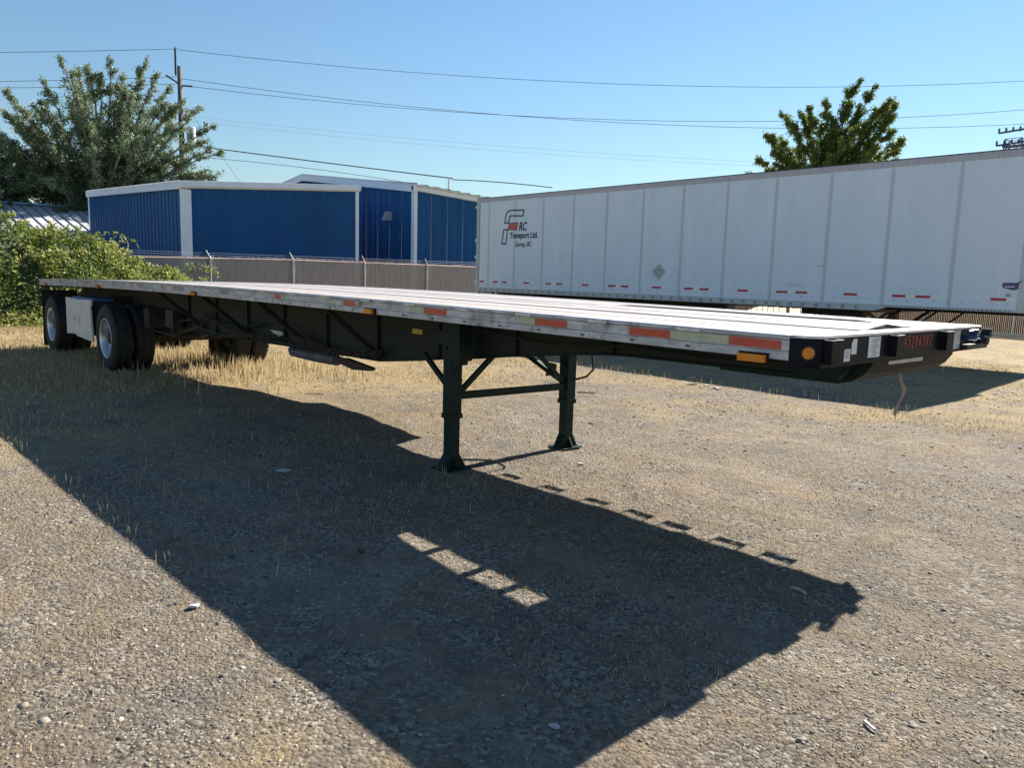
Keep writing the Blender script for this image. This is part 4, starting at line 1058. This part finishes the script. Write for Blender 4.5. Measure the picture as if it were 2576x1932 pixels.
# ------------------------------------------------------------ blue buildings
def ribbed(root, p0, p1, z0, h0, h1, npan, ribs, depth, m_, nsgn=1, minor=True):
    """vertical metal siding from p0 to p1 (plan), roofline from h0 to h1, one object per panel"""
    p0, p1 = Vector((*p0, 0)), Vector((*p1, 0)); d = p1 - p0; L_ = d.length; d = d.normalized()
    nn = Vector((d.y, -d.x, 0)) * nsgn
    pw = L_ / npan
    for k in range(npan):
        prof = []; rp = pw / ribs
        for i in range(ribs):
            s = k * pw + i * rp
            w_ = min(0.035, rp * 0.2)
            prof += [(s + 0.0015, 0), (s + rp / 2 - w_ * 1.6, 0), (s + rp / 2 - w_ * .8, depth), (s + rp / 2 + w_ * .8, depth), (s + rp / 2 + w_ * 1.6, 0)]
            if minor and rp > 0.25:
                prof += [(s + rp * .75, 0), (s + rp * .75 + 0.012, 0.006), (s + rp * .75 + 0.024, 0)]
        prof += [((k + 1) * pw - 0.0015, 0)]
        mb = MB(); n = len(prof)
        for (s, o_) in prof:
            q = p0 + d * s + nn * o_
            mb.v += [(q.x, q.y, z0), (q.x, q.y, h0 + (h1 - h0) * s / L_)]
        for i in range(n - 1): mb.f.append((2 * i, 2 * i + 2, 2 * i + 3, 2 * i + 1))
        obj('wall_panel', mb, m_, root, recalc=False)

SH = thing('blue_shed', (-32.8, 10.7, 0), 'blue ribbed metal shed with white trim and a single slope roof', 'shed')
x0_, x1_, y0_, y1_ = -38.7, -27.0, 7.05, 14.25
h = {'nl': 4.60, 'nr': 5.18, 'fl': 4.97, 'fr': 5.55}
ribbed(SH, (x0_, y0_), (x1_, y0_), 0, h['fl'] - .06, h['nl'] - .06, 10, 3, 0.035, 'blue', minor=False)
ribbed(SH, (x1_, y0_), (x1_, y1_), 0, h['nl'] - .06, h['nr'] - .06, 8, 3, 0.028, 'blue')
ribbed(SH, (x1_, y1_), (x0_, y1_), 0, h['nr'] - .06, h['fr'] - .06, 12, 3, 0.03, 'blue')
ribbed(SH, (x0_, y1_), (x0_, y0_), 0, h['fr'] - .06, h['fl'] - .06, 8, 3, 0.03, 'blue')
rf = MB(); e = 0.12
rf.add([(x0_ - e, y0_ - e, h['fl']), (x1_ + e, y0_ - e, h['nl']), (x1_ + e, y1_ + e, h['nr']), (x0_ - e, y1_ + e, h['fr']),
        (x0_ - e, y0_ - e, h['fl'] + .05), (x1_ + e, y0_ - e, h['nl'] + .05), (x1_ + e, y1_ + e, h['nr'] + .05), (x0_ - e, y1_ + e, h['fr'] + .05)],
       [(0, 3, 2, 1), (4, 5, 6, 7), (0, 1, 5, 4), (1, 2, 6, 5), (2, 3, 7, 6), (3, 0, 4, 7)])
rfo = obj('roof', rf, 'roofwhite', SH)
for i in range(38):
    x = x0_ + 0.1 + i * 0.31; z = np.interp(x, [x0_ - e, x1_ + e], [h['fl'], h['nl']]) + 0.052
    zr = np.interp(x, [x0_ - e, x1_ + e], [h['fr'], h['nr']]) + 0.052
    if x < x1_: obj('roof_rib', MB().bar((x, y0_ - e - 0.01, z + 0.012), (x, y1_ + e, zr + 0.012), 0.07, 0.03), 'roofwhite', rfo)
obj('fascia', MB().add([(x0_ - .03, y0_ - .05, h['fl'] - .22), (x1_ + .05, y0_ - .05, h['nl'] - .22), (x1_ + .05, y0_ - .05, h['nl'] - .002), (x0_ - .03, y0_ - .05, h['fl'] - .002)] +
                       [(x0_ - .03, y0_ - .13, h['fl'] - .22), (x1_ + .05, y0_ - .13, h['nl'] - .22), (x1_ + .05, y0_ - .13, h['nl'] - .002), (x0_ - .03, y0_ - .13, h['fl'] - .002)],
                       [(0, 1, 2, 3), (4, 7, 6, 5), (0, 4, 5, 1), (1, 5, 6, 2), (2, 6, 7, 3), (3, 7, 4, 0)]), 'trim', SH)
gt = MB(); a = (x1_ + .052, y0_ - .13, h['nl']); b = (x1_ + .052, y1_ + .1, h['nr'])
gt.add([(a[0], a[1], a[2] - .20), (b[0], b[1], b[2] - .20), (b[0], b[1], b[2] + .04), (a[0], a[1], a[2] + .04),
        (a[0] + .10, a[1], a[2] - .14), (b[0] + .10, b[1], b[2] - .14), (b[0] + .10, b[1], b[2] + .06), (a[0] + .10, a[1], a[2] + .06)],
       [(0, 1, 2, 3), (4, 7, 6, 5), (0, 4, 5, 1), (1, 5, 6, 2), (2, 6, 7, 3), (3, 7, 4, 0)])
obj('gutter', gt, 'trim', SH)
obj('corner_trim', MB().box(x1_ - .10, x1_ + .05, y0_ - .05, y0_ + .30, 0, h['nl'] - .21), 'trim', SH)
obj('corner_trim', MB().box(x1_ - .10, x1_ + .05, y1_ - .10, y1_ + .05, 0, h['nr'] - .21), 'trim', SH)
obj('corner_trim', MB().box(x0_ - .05, x0_ + .12, y0_ - .05, y0_ + .05, 0, h['fl'] - .23), 'trim', SH)

WH = thing('blue_warehouse', (-37, 24, 0), 'larger blue metal building with a white trimmed gable behind the shed', 'building')
gx, gy0, gy1 = -27.0, 17.2, 33.0
def ribg(pa, pb, ha, hb, n): ribbed(WH, pa, pb, 0, ha, hb, n, 2, 0.028, 'blue')
ribg((-37, gy0), (gx, gy0), 6.62, 5.40, 10); ribg((-47, gy0), (-37, gy0), 5.40, 6.62, 10)
ribbed(WH, (gx, gy0), (gx, gy1), 0, 5.36, 4.55, 17, 2, 0.028, 'blue')
def slab(name, q, th, m_, par):
    mb = MB().add([(*p[:2], p[2]) for p in q] + [(*p[:2], p[2] + th) for p in q], [(0, 3, 2, 1), (4, 5, 6, 7), (0, 1, 5, 4), (1, 2, 6, 5), (2, 3, 7, 6), (3, 0, 4, 7)])
    return obj(name, mb, m_, par)
r1 = slab('roof', [(-37, gy0 - .2, 6.74), (gx + .25, gy0 - .2, 5.52), (gx + .25, gy1, 4.71), (-37, gy1, 6.3)], 0.05, 'roofwhite', WH)
r2 = slab('roof', [(-47.2, gy0 - .2, 5.4), (-37.002, gy0 - .2, 6.74), (-37.002, gy1, 6.3), (-47.2, gy1, 5.0)], 0.05, 'roofwhite', WH)
for i in range(26):
    y = gy0 - 0.1 + i * 0.61; z = 5.575 - (y - gy0) * 0.0512
    obj('roof_rib', MB().bar((gx + .27, y, z + .005), (gx - 3, y, z + .36), 0.10, 0.05), 'seam', r1)
def rake(x0, z0, x1, z1):
    return MB().add([(x0, gy0 - .1, z0 - .30), (x1, gy0 - .1, z1 - .30), (x1, gy0 - .1, z1), (x0, gy0 - .1, z0), (x0, gy0 - .2, z0 - .30), (x1, gy0 - .2, z1 - .30), (x1, gy0 - .2, z1), (x0, gy0 - .2, z0)],
                    [(0, 1, 2, 3), (4, 7, 6, 5), (0, 4, 5, 1), (1, 5, 6, 2), (2, 6, 7, 3), (3, 7, 4, 0)])
obj('rake_trim', rake(-37, 6.73, gx + .25, 5.51), 'trim', WH); obj('rake_trim', rake(-47.2, 5.40, -37, 6.73), 'trim', WH)
gt = MB(); a = (gx + .03, gy0 - .2, 5.50); b = (gx + .03, gy1, 4.69)
gt.add([(a[0], a[1], a[2] - .20), (b[0], b[1], b[2] - .20), (b[0], b[1], b[2]), (a[0], a[1], a[2]), (a[0] + .12, a[1], a[2] - .18), (b[0] + .12, b[1], b[2] - .18), (b[0] + .12, b[1], b[2]), (a[0] + .12, a[1], a[2])],
       [(0, 1, 2, 3), (4, 7, 6, 5), (0, 4, 5, 1), (1, 5, 6, 2), (2, 6, 7, 3), (3, 7, 4, 0)])
obj('gutter', gt, 'trim', WH)
obj('corner_trim', MB().box(gx - .18, gx + .05, gy0 - .05, gy0 + .12, 0, 5.30), 'trim', WH)
lf = obj('wall_lamp', MB().prism([(-29.1, 4.05), (-28.72, 4.05), (-28.72, 4.45), (-28.82, 4.45), (-29.1, 4.15)], gy0 - .34, gy0 - .03, 'y'), 'galv', WH)
obj('vent_mast', MB().tube([(-28.0, 19.9, 5.4), (-28.0, 19.9, 6.15)], 0.05, 8), 'galv', WH)

GB = thing('grey_roofed_building', (-42, 2, 0), 'low building at far left with a pale standing seam metal roof and blue ridge', 'building')
ya, yb = -14.0, 12.0
slab('roof', [(-44, ya, 4.30), (-44, yb, 4.55), (-37, yb, 2.75), (-37, ya, 2.5)], 0.05, 'roofgrey', GB)
slab('roof', [(-51, ya, 2.5), (-51, yb, 2.75), (-44, yb, 4.55), (-44, ya, 4.30)], 0.05, 'roofgrey', GB)
y = ya + 0.3
while y < yb:
    k = (y - ya) / (yb - ya) * 0.25
    obj('roof_seam', MB().bar((-44, y, 4.372 + k), (-37, y, 2.572 + k), 0.035, 0.045), 'seam', GB); y += 0.45
obj('ridge_cap', MB().bar((-44, ya, 4.40), (-44, yb, 4.65), 0.45, 0.10), 'ridgeblue', GB)
obj('wall', MB().box(-50.5, -37.5, ya + .3, yb - .3, 0, 2.48), 'trim', GB)

# ------------------------------------------------------------ utility pole and lines
UPO = thing('utility_pole', (-45.4, 13.8, 0), 'tall wooden utility pole standing behind the blue shed', 'utility pole')
pole = obj('pole', MB().tube([(-45.4, 13.8, 0), (-45.4, 13.8, 6), (-45.4, 13.8, 13.1)], [0.20, 0.17, 0.125], 12), 'polewood', UPO, smooth=True)
obj('top_pin', MB().bar((-45.52, 13.62, 12.6), (-45.5, 13.62, 14.05), 0.08, 0.08), 'black', UPO)
obj('insulator', MB().lathe([(0, 0.03), (0.08, 0.055), (0.14, 0.04), (0.18, 0.02)], (-45.5, 13.62, 13.98), 'z', 10), 'black', UPO)
obj('arm', MB().bar((-45.4, 13.8, 12.1), (-45.75, 13.15, 12.55), 0.07, 0.08), 'black', UPO)
obj('arm', MB().bar((-45.4, 13.8, 12.05), (-45.1, 14.4, 12.05), 0.07, 0.08), 'black', UPO)
tf = obj('transformer', MB().lathe([(0, 0.001), (0, 0.22), (0.1, 0.25), (0.8, 0.25), (0.85, 0.2), (0.88, 0.001)], (-45.1, 14.25, 8.9), 'z', 18), 'galv', UPO)
obj('cutout', MB().bar((-45.3, 13.95, 10.75), (-44.95, 14.55, 10.65), 0.2, 0.12), 'vanwtape', UPO)
A = Vector((-45.4, 13.8)); B = Vector((10, 90)); C_ = Vector((-78.6, -31.9))
def line(label, a, b, fit, x0, x1, rad, m_, n=28, zoff=0):
    d = (b - a).normalized(); pts = []
    for i in range(n + 1):
        s = x0 + (x1 - x0) * i / n; p = a + d * s; z = fit[0] * s * s + fit[1] * s + fit[2]
        pts.append((p.x, p.y, z))
    o = obj('power_line', MB().tube(pts, rad, 5), m_); tag(o, label, 'power line', 'overhead wires')
line('topmost thin wire crossing the whole sky to the right of the pole tip', A, B, (0.0015, -0.05448, 14.00), 0, 90, 0.014, 'wire')
line('wire from the left side arm of the pole drooping to the right', A, B, (0.00171, -0.08798, 12.433), 0, 90, 0.014, 'wire')
line('wire from the right side arm of the pole rising again at the right', A, B, (0.00184, -0.07071, 12.061), 0, 90, 0.014, 'wire')
line('topmost wire leaving the pole tip to the left edge', A, C_, (0.0006, -0.08766, 14.057), 0, 50, 0.014, 'wire')
line('upper of two close wires leaving the pole to the left', A, C_, (0.00118, -0.09666, 12.537), 0, 50, 0.014, 'wire')
line('lower of two close wires leaving the pole to the left', A, C_, (0.00211, -0.10039, 12.144), 0, 50, 0.014, 'wire')
line('thick twisted service cable running down to the mast on the blue warehouse', A, Vector((-27.6, 19.8)), (0.00025, -0.14378, 8.765), 0, 18.8, 0.028, 'wire')
line('thin service wire running down just under the thick cable', A, Vector((-27.6, 19.8)), (-0.00226, -0.0902, 8.087), 0, 18.8, 0.013, 'wire')
line('short cable leaving the warehouse mast towards the white box trailer', Vector((-27.6, 19.8)), Vector((-24, 27)), (-0.00874, 0.02917, 6.094), 0, 5.0, 0.022, 'wire', 8)
A2, B2 = Vector((-150., 60)), Vector((-40, 190.))
line('faint distant wire low in the sky, upper of the pair', A2, B2, (0.0003, -0.07148, 30.43), -20, 170, 0.018, 'farwire')
line('faint distant wire low in the sky, lower of the pair', A2, B2, (0.00033, -0.07384, 29.54), -20, 170, 0.018, 'farwire')
gw = obj('guy_wire', MB().tube([(-45.35, 13.9, 11.2), (-41.5, 17.5, 4.0), (-40.2, 18.8, 1.6)], 0.008, 5), 'wire'); tag(gw, 'thin guy wire slanting down to the right of the pole', 'guy wire')

# ------------------------------------------------------------ distant pylon
PY = thing('transmission_tower', (-49.5, 190, 0), 'distant dark steel transmission tower at the right edge above the white trailer', 'pylon')
cx, cy, ht = -49.5, 190.0, 38.0
mb = MB()
for i in range(10):
    z0 = i * 3.4; z1 = z0 + 3.4; w0 = 3.4 - 0.19 * i; w1 = 3.4 - 0.19 * (i + 1)
    c0 = [(cx - w0, cy - w0, z0), (cx + w0, cy - w0, z0), (cx + w0, cy + w0, z0), (cx - w0, cy + w0, z0)]
    c1 = [(cx - w1, cy - w1, z1), (cx + w1, cy - w1, z1), (cx + w1, cy + w1, z1), (cx - w1, cy + w1, z1)]
    for j in range(4):
        mb.bar(c0[j], c1[j], 0.22); mb.bar(c0[j], c1[(j + 1) % 4], 0.12); mb.bar(c0[(j + 1) % 4], c1[j], 0.12); mb.bar(c1[j], c1[(j + 1) % 4], 0.12)
obj('lattice', mb, 'pylon', PY)
for z, w_ in ((33.0, 3.5), (35.6, 3.3)):
    a = obj('cross_arm', MB().bar((cx - w_, cy, z), (cx + w_, cy, z + .5), 0.4, 0.35), 'pylon', PY)
    for q in (-1, -.6, -.2, .2, .6, 1):
        obj('insulator', MB().tube([(cx + q * w_, cy, z), (cx + q * w_, cy, z + 1.0)], 0.2, 6), 'pylon', a)
obj('platform', MB().box(cx - 2.2, cx + 2.2, cy - 1, cy + 1, 32.4, 32.75), 'pylon', PY)

# ------------------------------------------------------------ trees
def leaves(centres, size, tone, flat_=0.0, aspect=0.75):
    n = len(centres)
    a = rng.normal(size=(n, 3)); a /= np.linalg.norm(a, axis=1)[:, None]
    b = rng.normal(size=(n, 3)); b -= a * (a * b).sum(1)[:, None]; b /= np.linalg.norm(b, axis=1)[:, None]
    s = size * rng.uniform(0.6, 1.25, n)[:, None]
    nrm = np.cross(a, b)
    V = np.stack([centres - a * s, centres + b * s * aspect * .5 + nrm * s * .12, centres + a * s, centres - b * s * aspect * .5 + nrm * s * .12], 1)
    Fa = np.arange(n * 4).reshape(n, 4)
    return V.reshape(-1, 3), Fa, np.repeat(np.clip(tone, 0, 1), 4)

def siblings(tips, n, dx, dz0, dz1):
    out = list(tips)
    for t in tips:
        for _ in range(n):
            out.append((t[0] + random.uniform(-1.5, 1.5) * dx, t[1] + random.gauss(0, dx), t[2] - random.uniform(dz0, dz1)))
    return out
def tree(name, label, base, fork_z, tips, leafm, barkm, n_per, leaf, spread, tr=0.3, up=0.45, dens_h=0.3):
    root = thing(name, base, label, 'tree', 'trees')
    tb = MB(); bx_, by_, _ = base
    fork = Vector((bx_, by_, fork_z))
    tb.tube([(bx_, by_, 0), (bx_ + .1, by_, fork_z * .5), fork], [tr, tr * .85, tr * .7], 10)
    pts = []; tn = []
    for t in tips:
        t = Vector(t); d = t - fork
        ctrl = fork + Vector((d.x * up, d.y * up, max(0.1, d.z) * 0.62)) + Vector([random.uniform(-.4, .4) for _ in range(3)])
        path = []
        for i in range(9):
            u = i / 8; p = fork * (1 - u) ** 2 + ctrl * 2 * u * (1 - u) + t * u * u
            path.append(p + Vector([random.uniform(-.08, .08) for _ in range(3)]))
        tb.tube(path, [tr * .24 * (1 - .93 * (i / 8)) + .010 for i in range(9)], 6, caps=False)
        L_ = d.length
        nb = int(9 + L_ * 1.6)
        ctone = random.uniform(-.12, .12)
        for j in range(nb):
            u = random.uniform(dens_h, 1.0)
            k = min(7, int(u * 8)); p = path[k].lerp(path[k + 1], u * 8 - k)
            ax = (path[k + 1] - path[k]).normalized()
            r = random.uniform(.2, 1.0) * spread * (1.12 - u) + .10
            sd = Vector([random.gauss(0, 1) for _ in range(3)]); sd = (sd - ax * sd.dot(ax)).normalized()
            e = p + sd * r + ax * r * random.uniform(.3, .9) + Vector((0, 0, .15 * r))
            mid = p.lerp(e, .5) + Vector((0, 0, .05))
            tb.tube([p, mid, e], [.022, .014, .006], 4, caps=False)
            m_ = int(n_per * (.5 + r)); q = rng.random(m_)
            c = np.outer(1 - q, p) + np.outer(q, e) + rng.normal(0, .06 + .08 * r, (m_, 3))
            pts.append(c); tn.append(np.clip(.42 + ctone + rng.normal(0, .2, m_) + .15 * (u - .5), 0, 1))
        m_ = int(n_per * 1.4); q = rng.uniform(.82, 1.03, m_)
        c = np.array([tuple(path[7].lerp(path[8], (a - .82) / .18)) for a in q]) + rng.normal(0, .07, (m_, 3))
        pts.append(c); tn.append(np.clip(rng.normal(.55, .2, m_), 0, 1))
    obj('trunk', tb, barkm, root, smooth=True)
    c = np.concatenate(pts); t_ = np.concatenate(tn)
    V, Fa, T = leaves(c, leaf, t_)
    npmesh('crown', V, Fa, leafm, T, parent=root, world_off=base)
    return root

LT = [(-49.6, 5.9, 10.9), (-43.6, 5.4, 9.1), (-47.4, 6.8, 10.0), (-45.3, 6.9, 11.0), (-47.1, 8.1, 12.7), (-43.0, 7.9, 11.3), (-48.7, 10.0, 12.3), (-45.5, 10.2, 12.7), (-42.5, 9.9, 11.3),
      (-45.9, 12.2, 13.2), (-42.9, 11.8, 11.9), (-47.5, 13.9, 12.2), (-41.6, 12.6, 10.5), (-43.2, 14.0, 10.5), (-41.2, 13.5, 8.5), (-41.9, 14.6, 7.0),
      (-43.7, 4.9, 7.0), (-45.5, 6.0, 6.1), (-41.1, 13.8, 8.0), (-43.3, 13.7, 6.6), (-41.9, 8.2, 7.9), (-41.5, 9.8, 9.0), (-42.3, 6.6, 8.4), (-41.1, 10.8, 8.2),
      (-43.7, 9.4, 6.3), (-44.1, 7.5, 5.7), (-47.5, 6.4, 8.2), (-42.8, 12.3, 7.8), (-41.5, 11.0, 6.2), (-46.5, 11.0, 9.5), (-43.9, 8.2, 9.8)]
LT += [(random.uniform(-48, -42), random.uniform(4.2, 13.4), random.uniform(5.0, 9.6)) for _ in range(10)]
LT = siblings(LT, 2, .75, .1, 1.9)
tree('poplar_tree', 'large grey green poplar tree with shimmering leaves around the utility pole', (-44.8, 9.2, 0), 3.4, LT, 'poplar', 'bark', 95, 0.075, 1.2, tr=0.42, up=.42)
LT2 = [(-47.9, 1.6, 10.4), (-44.8, 2.3, 10.7), (-45.9, 3.7, 9.0), (-44.5, 4.4, 8.0), (-46, 0.2, 9.6), (-45, 2.9, 6.5), (-47, 5.0, 7.5), (-43.5, 3.6, 6.6), (-43.5, 5.5, 5.8), (-44.0, 1.6, 7.6), (-43.2, 4.5, 7.4), (-44, 6.2, 6.4), (-43.4, 2.8, 5.3)]
LT2 += [(random.uniform(-47, -42.5), random.uniform(1.0, 6.8), random.uniform(4.6, 8.2)) for _ in range(8)]
LT2 = siblings(LT2, 2, .75, .1, 1.8)
tree('poplar_tree', 'second poplar tree cut off by the left edge above the pale metal roof', (-45.2, 3.2, 0), 2.8, LT2, 'poplar', 'bark', 95, 0.075, 1.2, tr=0.36, up=.42)
RTT = [(-16.7, 37.8, 12.2), (-16.3, 39.1, 12.1), (-14.9, 37.5, 11.0), (-14.9, 38.5, 10.9), (-14.6, 37.6, 9.4), (-14.7, 38.6, 8.6), (-15.1, 39.5, 8.3), (-17.4, 38.6, 11.7), (-17.6, 36.3, 11.2),
       (-18.8, 36.8, 10.9), (-19.7, 37.5, 11.0), (-19.5, 35.3, 10.5), (-20.0, 36.2, 9.5), (-21.1, 36.7, 9.8), (-21.0, 35.6, 8.4), (-20.8, 34.5, 7.4), (-20.9, 36.8, 7.9), (-17.9, 36.1, 8.6),
       (-16.3, 35.8, 8.9), (-15.8, 37.1, 9.8), (-15.0, 36.4, 8.3), (-16.1, 37.0, 7.5), (-18.0, 36.1, 7.3), (-19.7, 37.4, 8.9), (-17.2, 36.5, 10.1), (-14.9, 38.6, 7.4)]
RTT = siblings(RTT, 1, .5, .1, 1.2)
tree('locust_tree', 'bushy dark green tree rising above the white box trailer', (-17.6, 37.2, 0), 5.0, RTT, 'locust', 'barkdark', 170, 0.072, 0.85, tr=0.3, up=.35)

# ------------------------------------------------------------ bramble thicket and weeds
def thicket():
    root = thing('bramble_thicket', (-23.0, 1.0, 0), 'dense yellow green bramble thicket spilling over the fence behind the flatbed', 'bush')
    def top(x, y):
        # crest height along y; tapers towards the right (larger y)
        z = np.interp(y, [-8, -2, 0.7, 2.2, 3.5, 4.7, 5.8, 6.8], [3.2, 3.1, 2.95, 2.45, 1.9, 1.5, 1.05, 0.5])
        z = z + (fbm(x * 1.3 + 3, y * 1.3 + 9, 3) - 0.5) * np.where(y < 1, 0.5, 1.2)
        edge = np.clip((x + 24.9) / 0.4, 0.2, 1) * np.clip((-20.9 + 0.10 * (y - 2) - x) / 1.9, 0, 1) ** 0.55
        return z * edge
    n = 125000
    y = rng.uniform(-7.5, 7.0, n); x = rng.uniform(-25.2, -20.6, n)
    z = top(x, y); dpt = np.abs(rng.normal(0, 0.22, n)); zz = z - dpt
    # facing side: push points out to the front slope
    k = (zz > 0.05) & (z > 0.2) & (rng.random(n) < np.clip((fbm(y * 2.1 + 5, zz * 2.3 + x * 1.2, 3) - 0.30) * 5, 0.12, 1))
    c = np.stack([x, y, zz], 1)[k]
    patch = fbm(c[:, 1] * 1.2 + 20, c[:, 2] * 1.4 + c[:, 0] + 20, 3)
    tone = 0.30 + (patch - 0.5) * 1.5 + rng.normal(0, 0.15, len(c)) + np.where(rng.random(len(c)) < 0.06, 0.4, 0)
    c += rng.normal(0, 0.05, c.shape)
    parts = [leaves(c, 0.047, tone, aspect=1.1)]
    cm = MB()
    for i in range(150):
        yb_ = random.uniform(-6, 6.2); xb = random.uniform(-24.5, -21.5); z0 = float(top(np.array([xb]), np.array([yb_]))[0])
        if z0 < .5: continue
        a = random.uniform(0, 6.28); L_ = random.uniform(.15, .5); p = Vector((xb, yb_, z0 - .15)); path = [p]
        for j in range(1, 6):
            u = j / 5; path.append(p + Vector((math.cos(a) * L_ * u, math.sin(a) * L_ * u, L_ * .75 * math.sin(u * 2.2))))
        cm.tube(path, [.008, .007, .006, .005, .004, .003], 4, caps=False)
        q = rng.random(34); idx = np.clip((q * 5).astype(int), 0, 4)
        cc = np.array([tuple(path[a_].lerp(path[a_ + 1], b_ * 5 - a_)) for a_, b_ in zip(idx, q)]) + rng.normal(0, .045, (34, 3))
        parts.append(leaves(cc, 0.05, rng.normal(.6, .15, 34), aspect=1.1))
    # the one long runner reaching out against the shed
    for (p0, p1) in (((-24.2, 3.3, 2.42), (-24.0, 4.55, 2.30)), ((-24.0, 5.6, 1.5), (-23.9, 7.0, 1.52)), ((-23.9, 5.9, 1.35), (-23.8, 7.1, 1.36))):
        p0, p1 = Vector(p0), Vector(p1); path = [p0.lerp(p1, j / 6) + Vector((0, 0, .22 * math.sin(j / 6 * math.pi))) for j in range(7)]
        cm.tube(path, .007, 4, caps=False)
        q = rng.random(60); idx = np.clip((q * 6).astype(int), 0, 5)
        cc = np.array([tuple(path[a_].lerp(path[a_ + 1], b_ * 6 - a_)) for a_, b_ in zip(idx, q)]) + rng.normal(0, .05, (60, 3))
        parts.append(leaves(cc, 0.055, rng.normal(.55, .15, 60), aspect=1.1))
    V, Fa, T = join(parts)
    npmesh('foliage', V, Fa, 'bramble', T, parent=root, world_off=root.location)
    obj('cane', cm, 'barkdark', root, kind='stuff')
    # core sheet painted dark, standing in for the shaded inside of the thicket
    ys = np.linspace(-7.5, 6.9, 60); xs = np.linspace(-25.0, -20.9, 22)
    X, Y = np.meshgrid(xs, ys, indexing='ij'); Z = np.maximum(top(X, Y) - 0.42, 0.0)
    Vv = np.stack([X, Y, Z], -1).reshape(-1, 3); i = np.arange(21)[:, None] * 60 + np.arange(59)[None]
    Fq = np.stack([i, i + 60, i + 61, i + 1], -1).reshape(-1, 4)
    npmesh('dark_core', Vv, Fq, 'bramble', np.full(len(Vv), 0.05), parent=root, world_off=root.location, smooth=True)
thicket()
def weeds():
    n = 9000
    y = rng.uniform(-3.5, 4.0, n); x = rng.uniform(-22.3, -20.2, n)
    hmax = np.clip((fbm(x * 1.5, y * 1.5, 3) - .35) * 2.2, 0, 1) * np.clip((-20.0 - x) / 1.2, 0, 1)
    z = rng.random(n) * hmax * .75
    k = hmax > .1
    V, Fa, T = leaves(np.stack([x, y, z + .03], 1)[k], .06, rng.normal(.5, .22, k.sum()), aspect=.6)
    o = npmesh('weeds', V, Fa, 'weed', T, kind='stuff'); tag(o, 'bright yellow green weeds at the foot of the bramble thicket', 'weeds')
weeds()

# ------------------------------------------------------------ litter on the ground
def litter(name, label, cat, x, y, poly, h_, m_, rz=0, tilt=0.0, group=None):
    z = float(gheight(np.array([x]), np.array([y]))[0]) + 0.004
    mb = MB(); n = len(poly); jit = [random.uniform(0, h_) for _ in poly]
    mb.v = [(p[0], p[1], 0.002 + j * .3) for p, j in zip(poly, jit)] + [(p[0] * .96, p[1] * .96, 0.005 + j + .003) for p, j in zip(poly, jit)]
    mb.f = [tuple(range(n))[::-1], tuple(range(n, 2 * n))] + [(i, (i + 1) % n, n + (i + 1) % n, n + i) for i in range(n)]
    o = obj(name, mb, m_); o.location = (x, y, z); o.rotation_euler = (tilt, 0, rz); tag(o, label, cat, group)
M['paper'] = mat('crumpled_paper', (0.48, 0.48, 0.48), (0.30, 0.30, 0.31), 25, rough=0.8, bump=0.4)
M['wood'] = mat('splinter_wood', (0.55, 0.42, 0.28), (0.42, 0.32, 0.2), 25, rough=0.9)
litter('paper_scrap', 'pale square scrap of paper lying in the shade left of the near landing leg', 'paper', -3.91, -0.62, [(-.05, -.03), (.04, -.035), (.055, .03), (-.03, .035)], .008, 'paper', .4)
litter('paper_scrap', 'crumpled white paper scrap on sunlit gravel beside the shadow edge', 'paper', -1.87, -2.08, [(-.022, -.012), (0, -.02), (.022, -.008), (.025, .014), (0, .02), (-.02, .012)], .014, 'paper', .9)
litter('paper_scrap', 'small torn white scrap in the shade near the bottom of the picture', 'paper', -.11, -1.49, [(-.02, -.008), (.01, -.012), (.02, .006), (.0, .012)], .006, 'paper', .2)
litter('wood_splinter', 'thin pale wood splinter on sunlit grass beyond the shadow', 'wood splinter', -7.3, 1.51, [(-.12, -.01), (.12, -.015), (.12, .015), (-.12, .012)], .006, 'wood', .9)
litter('dark_stick', 'short dark stick lying beyond the far landing leg', 'stick', -5.39, 4.64, [(-.14, -.02), (-.03, -.01), (.1, -.02), (.14, .03), (.0, .025), (-.12, .015)], .012, 'barkdark', .8)
litter('white_stone', 'small white stone on sunlit ground right of the landing legs', 'stone', -2.64, 1.46, [(-.03, -.012), (.0, -.02), (.03, -.01), (.03, .012), (-.01, .018)], .014, 'sticker', .7)
litter('plastic_strip', 'bent pale plastic strip in the shade under the nose of the trailer', 'plastic strip', -.14, .37, [(-.045, .0), (-.01, .012), (.02, -.005), (.045, -.03), (.03, -.035), (.01, -.018), (-.01, -.005)], .006, 'wood', .2)
litter('cardboard_scrap', 'small rust brown leaf sized scrap in the middle of the shadow', 'scrap', -2.0, -1.1, [(-.018, -.012), (.018, -.015), (.02, .012), (-.012, .016)], .008, 'rust', .2)
litter('plastic_strip', 'slender pale strip on the gravel near the lower right', 'plastic strip', .62, -.62, [(-.032, -.004), (.03, -.006), (.032, .003), (-.03, .006)], .003, 'paper', -.5)
for i, (dx, dy) in enumerate(((0, 0), (.25, .05), (.5, -.08))):
    litter('paper_scrap', ['white paper tatters left of the strip of dry stalks beyond the legs', 'middle tuft of white paper tatters on the far gravel', 'rightmost of three white paper tatters on the far gravel'][i], 'paper',
           -5.1 + dx, 6.75 + dy, [(-.09, -.02), (.02, -.03), (.1, 0), (.02, .03), (-.07, .02)], .015, 'paper', .7 + i)
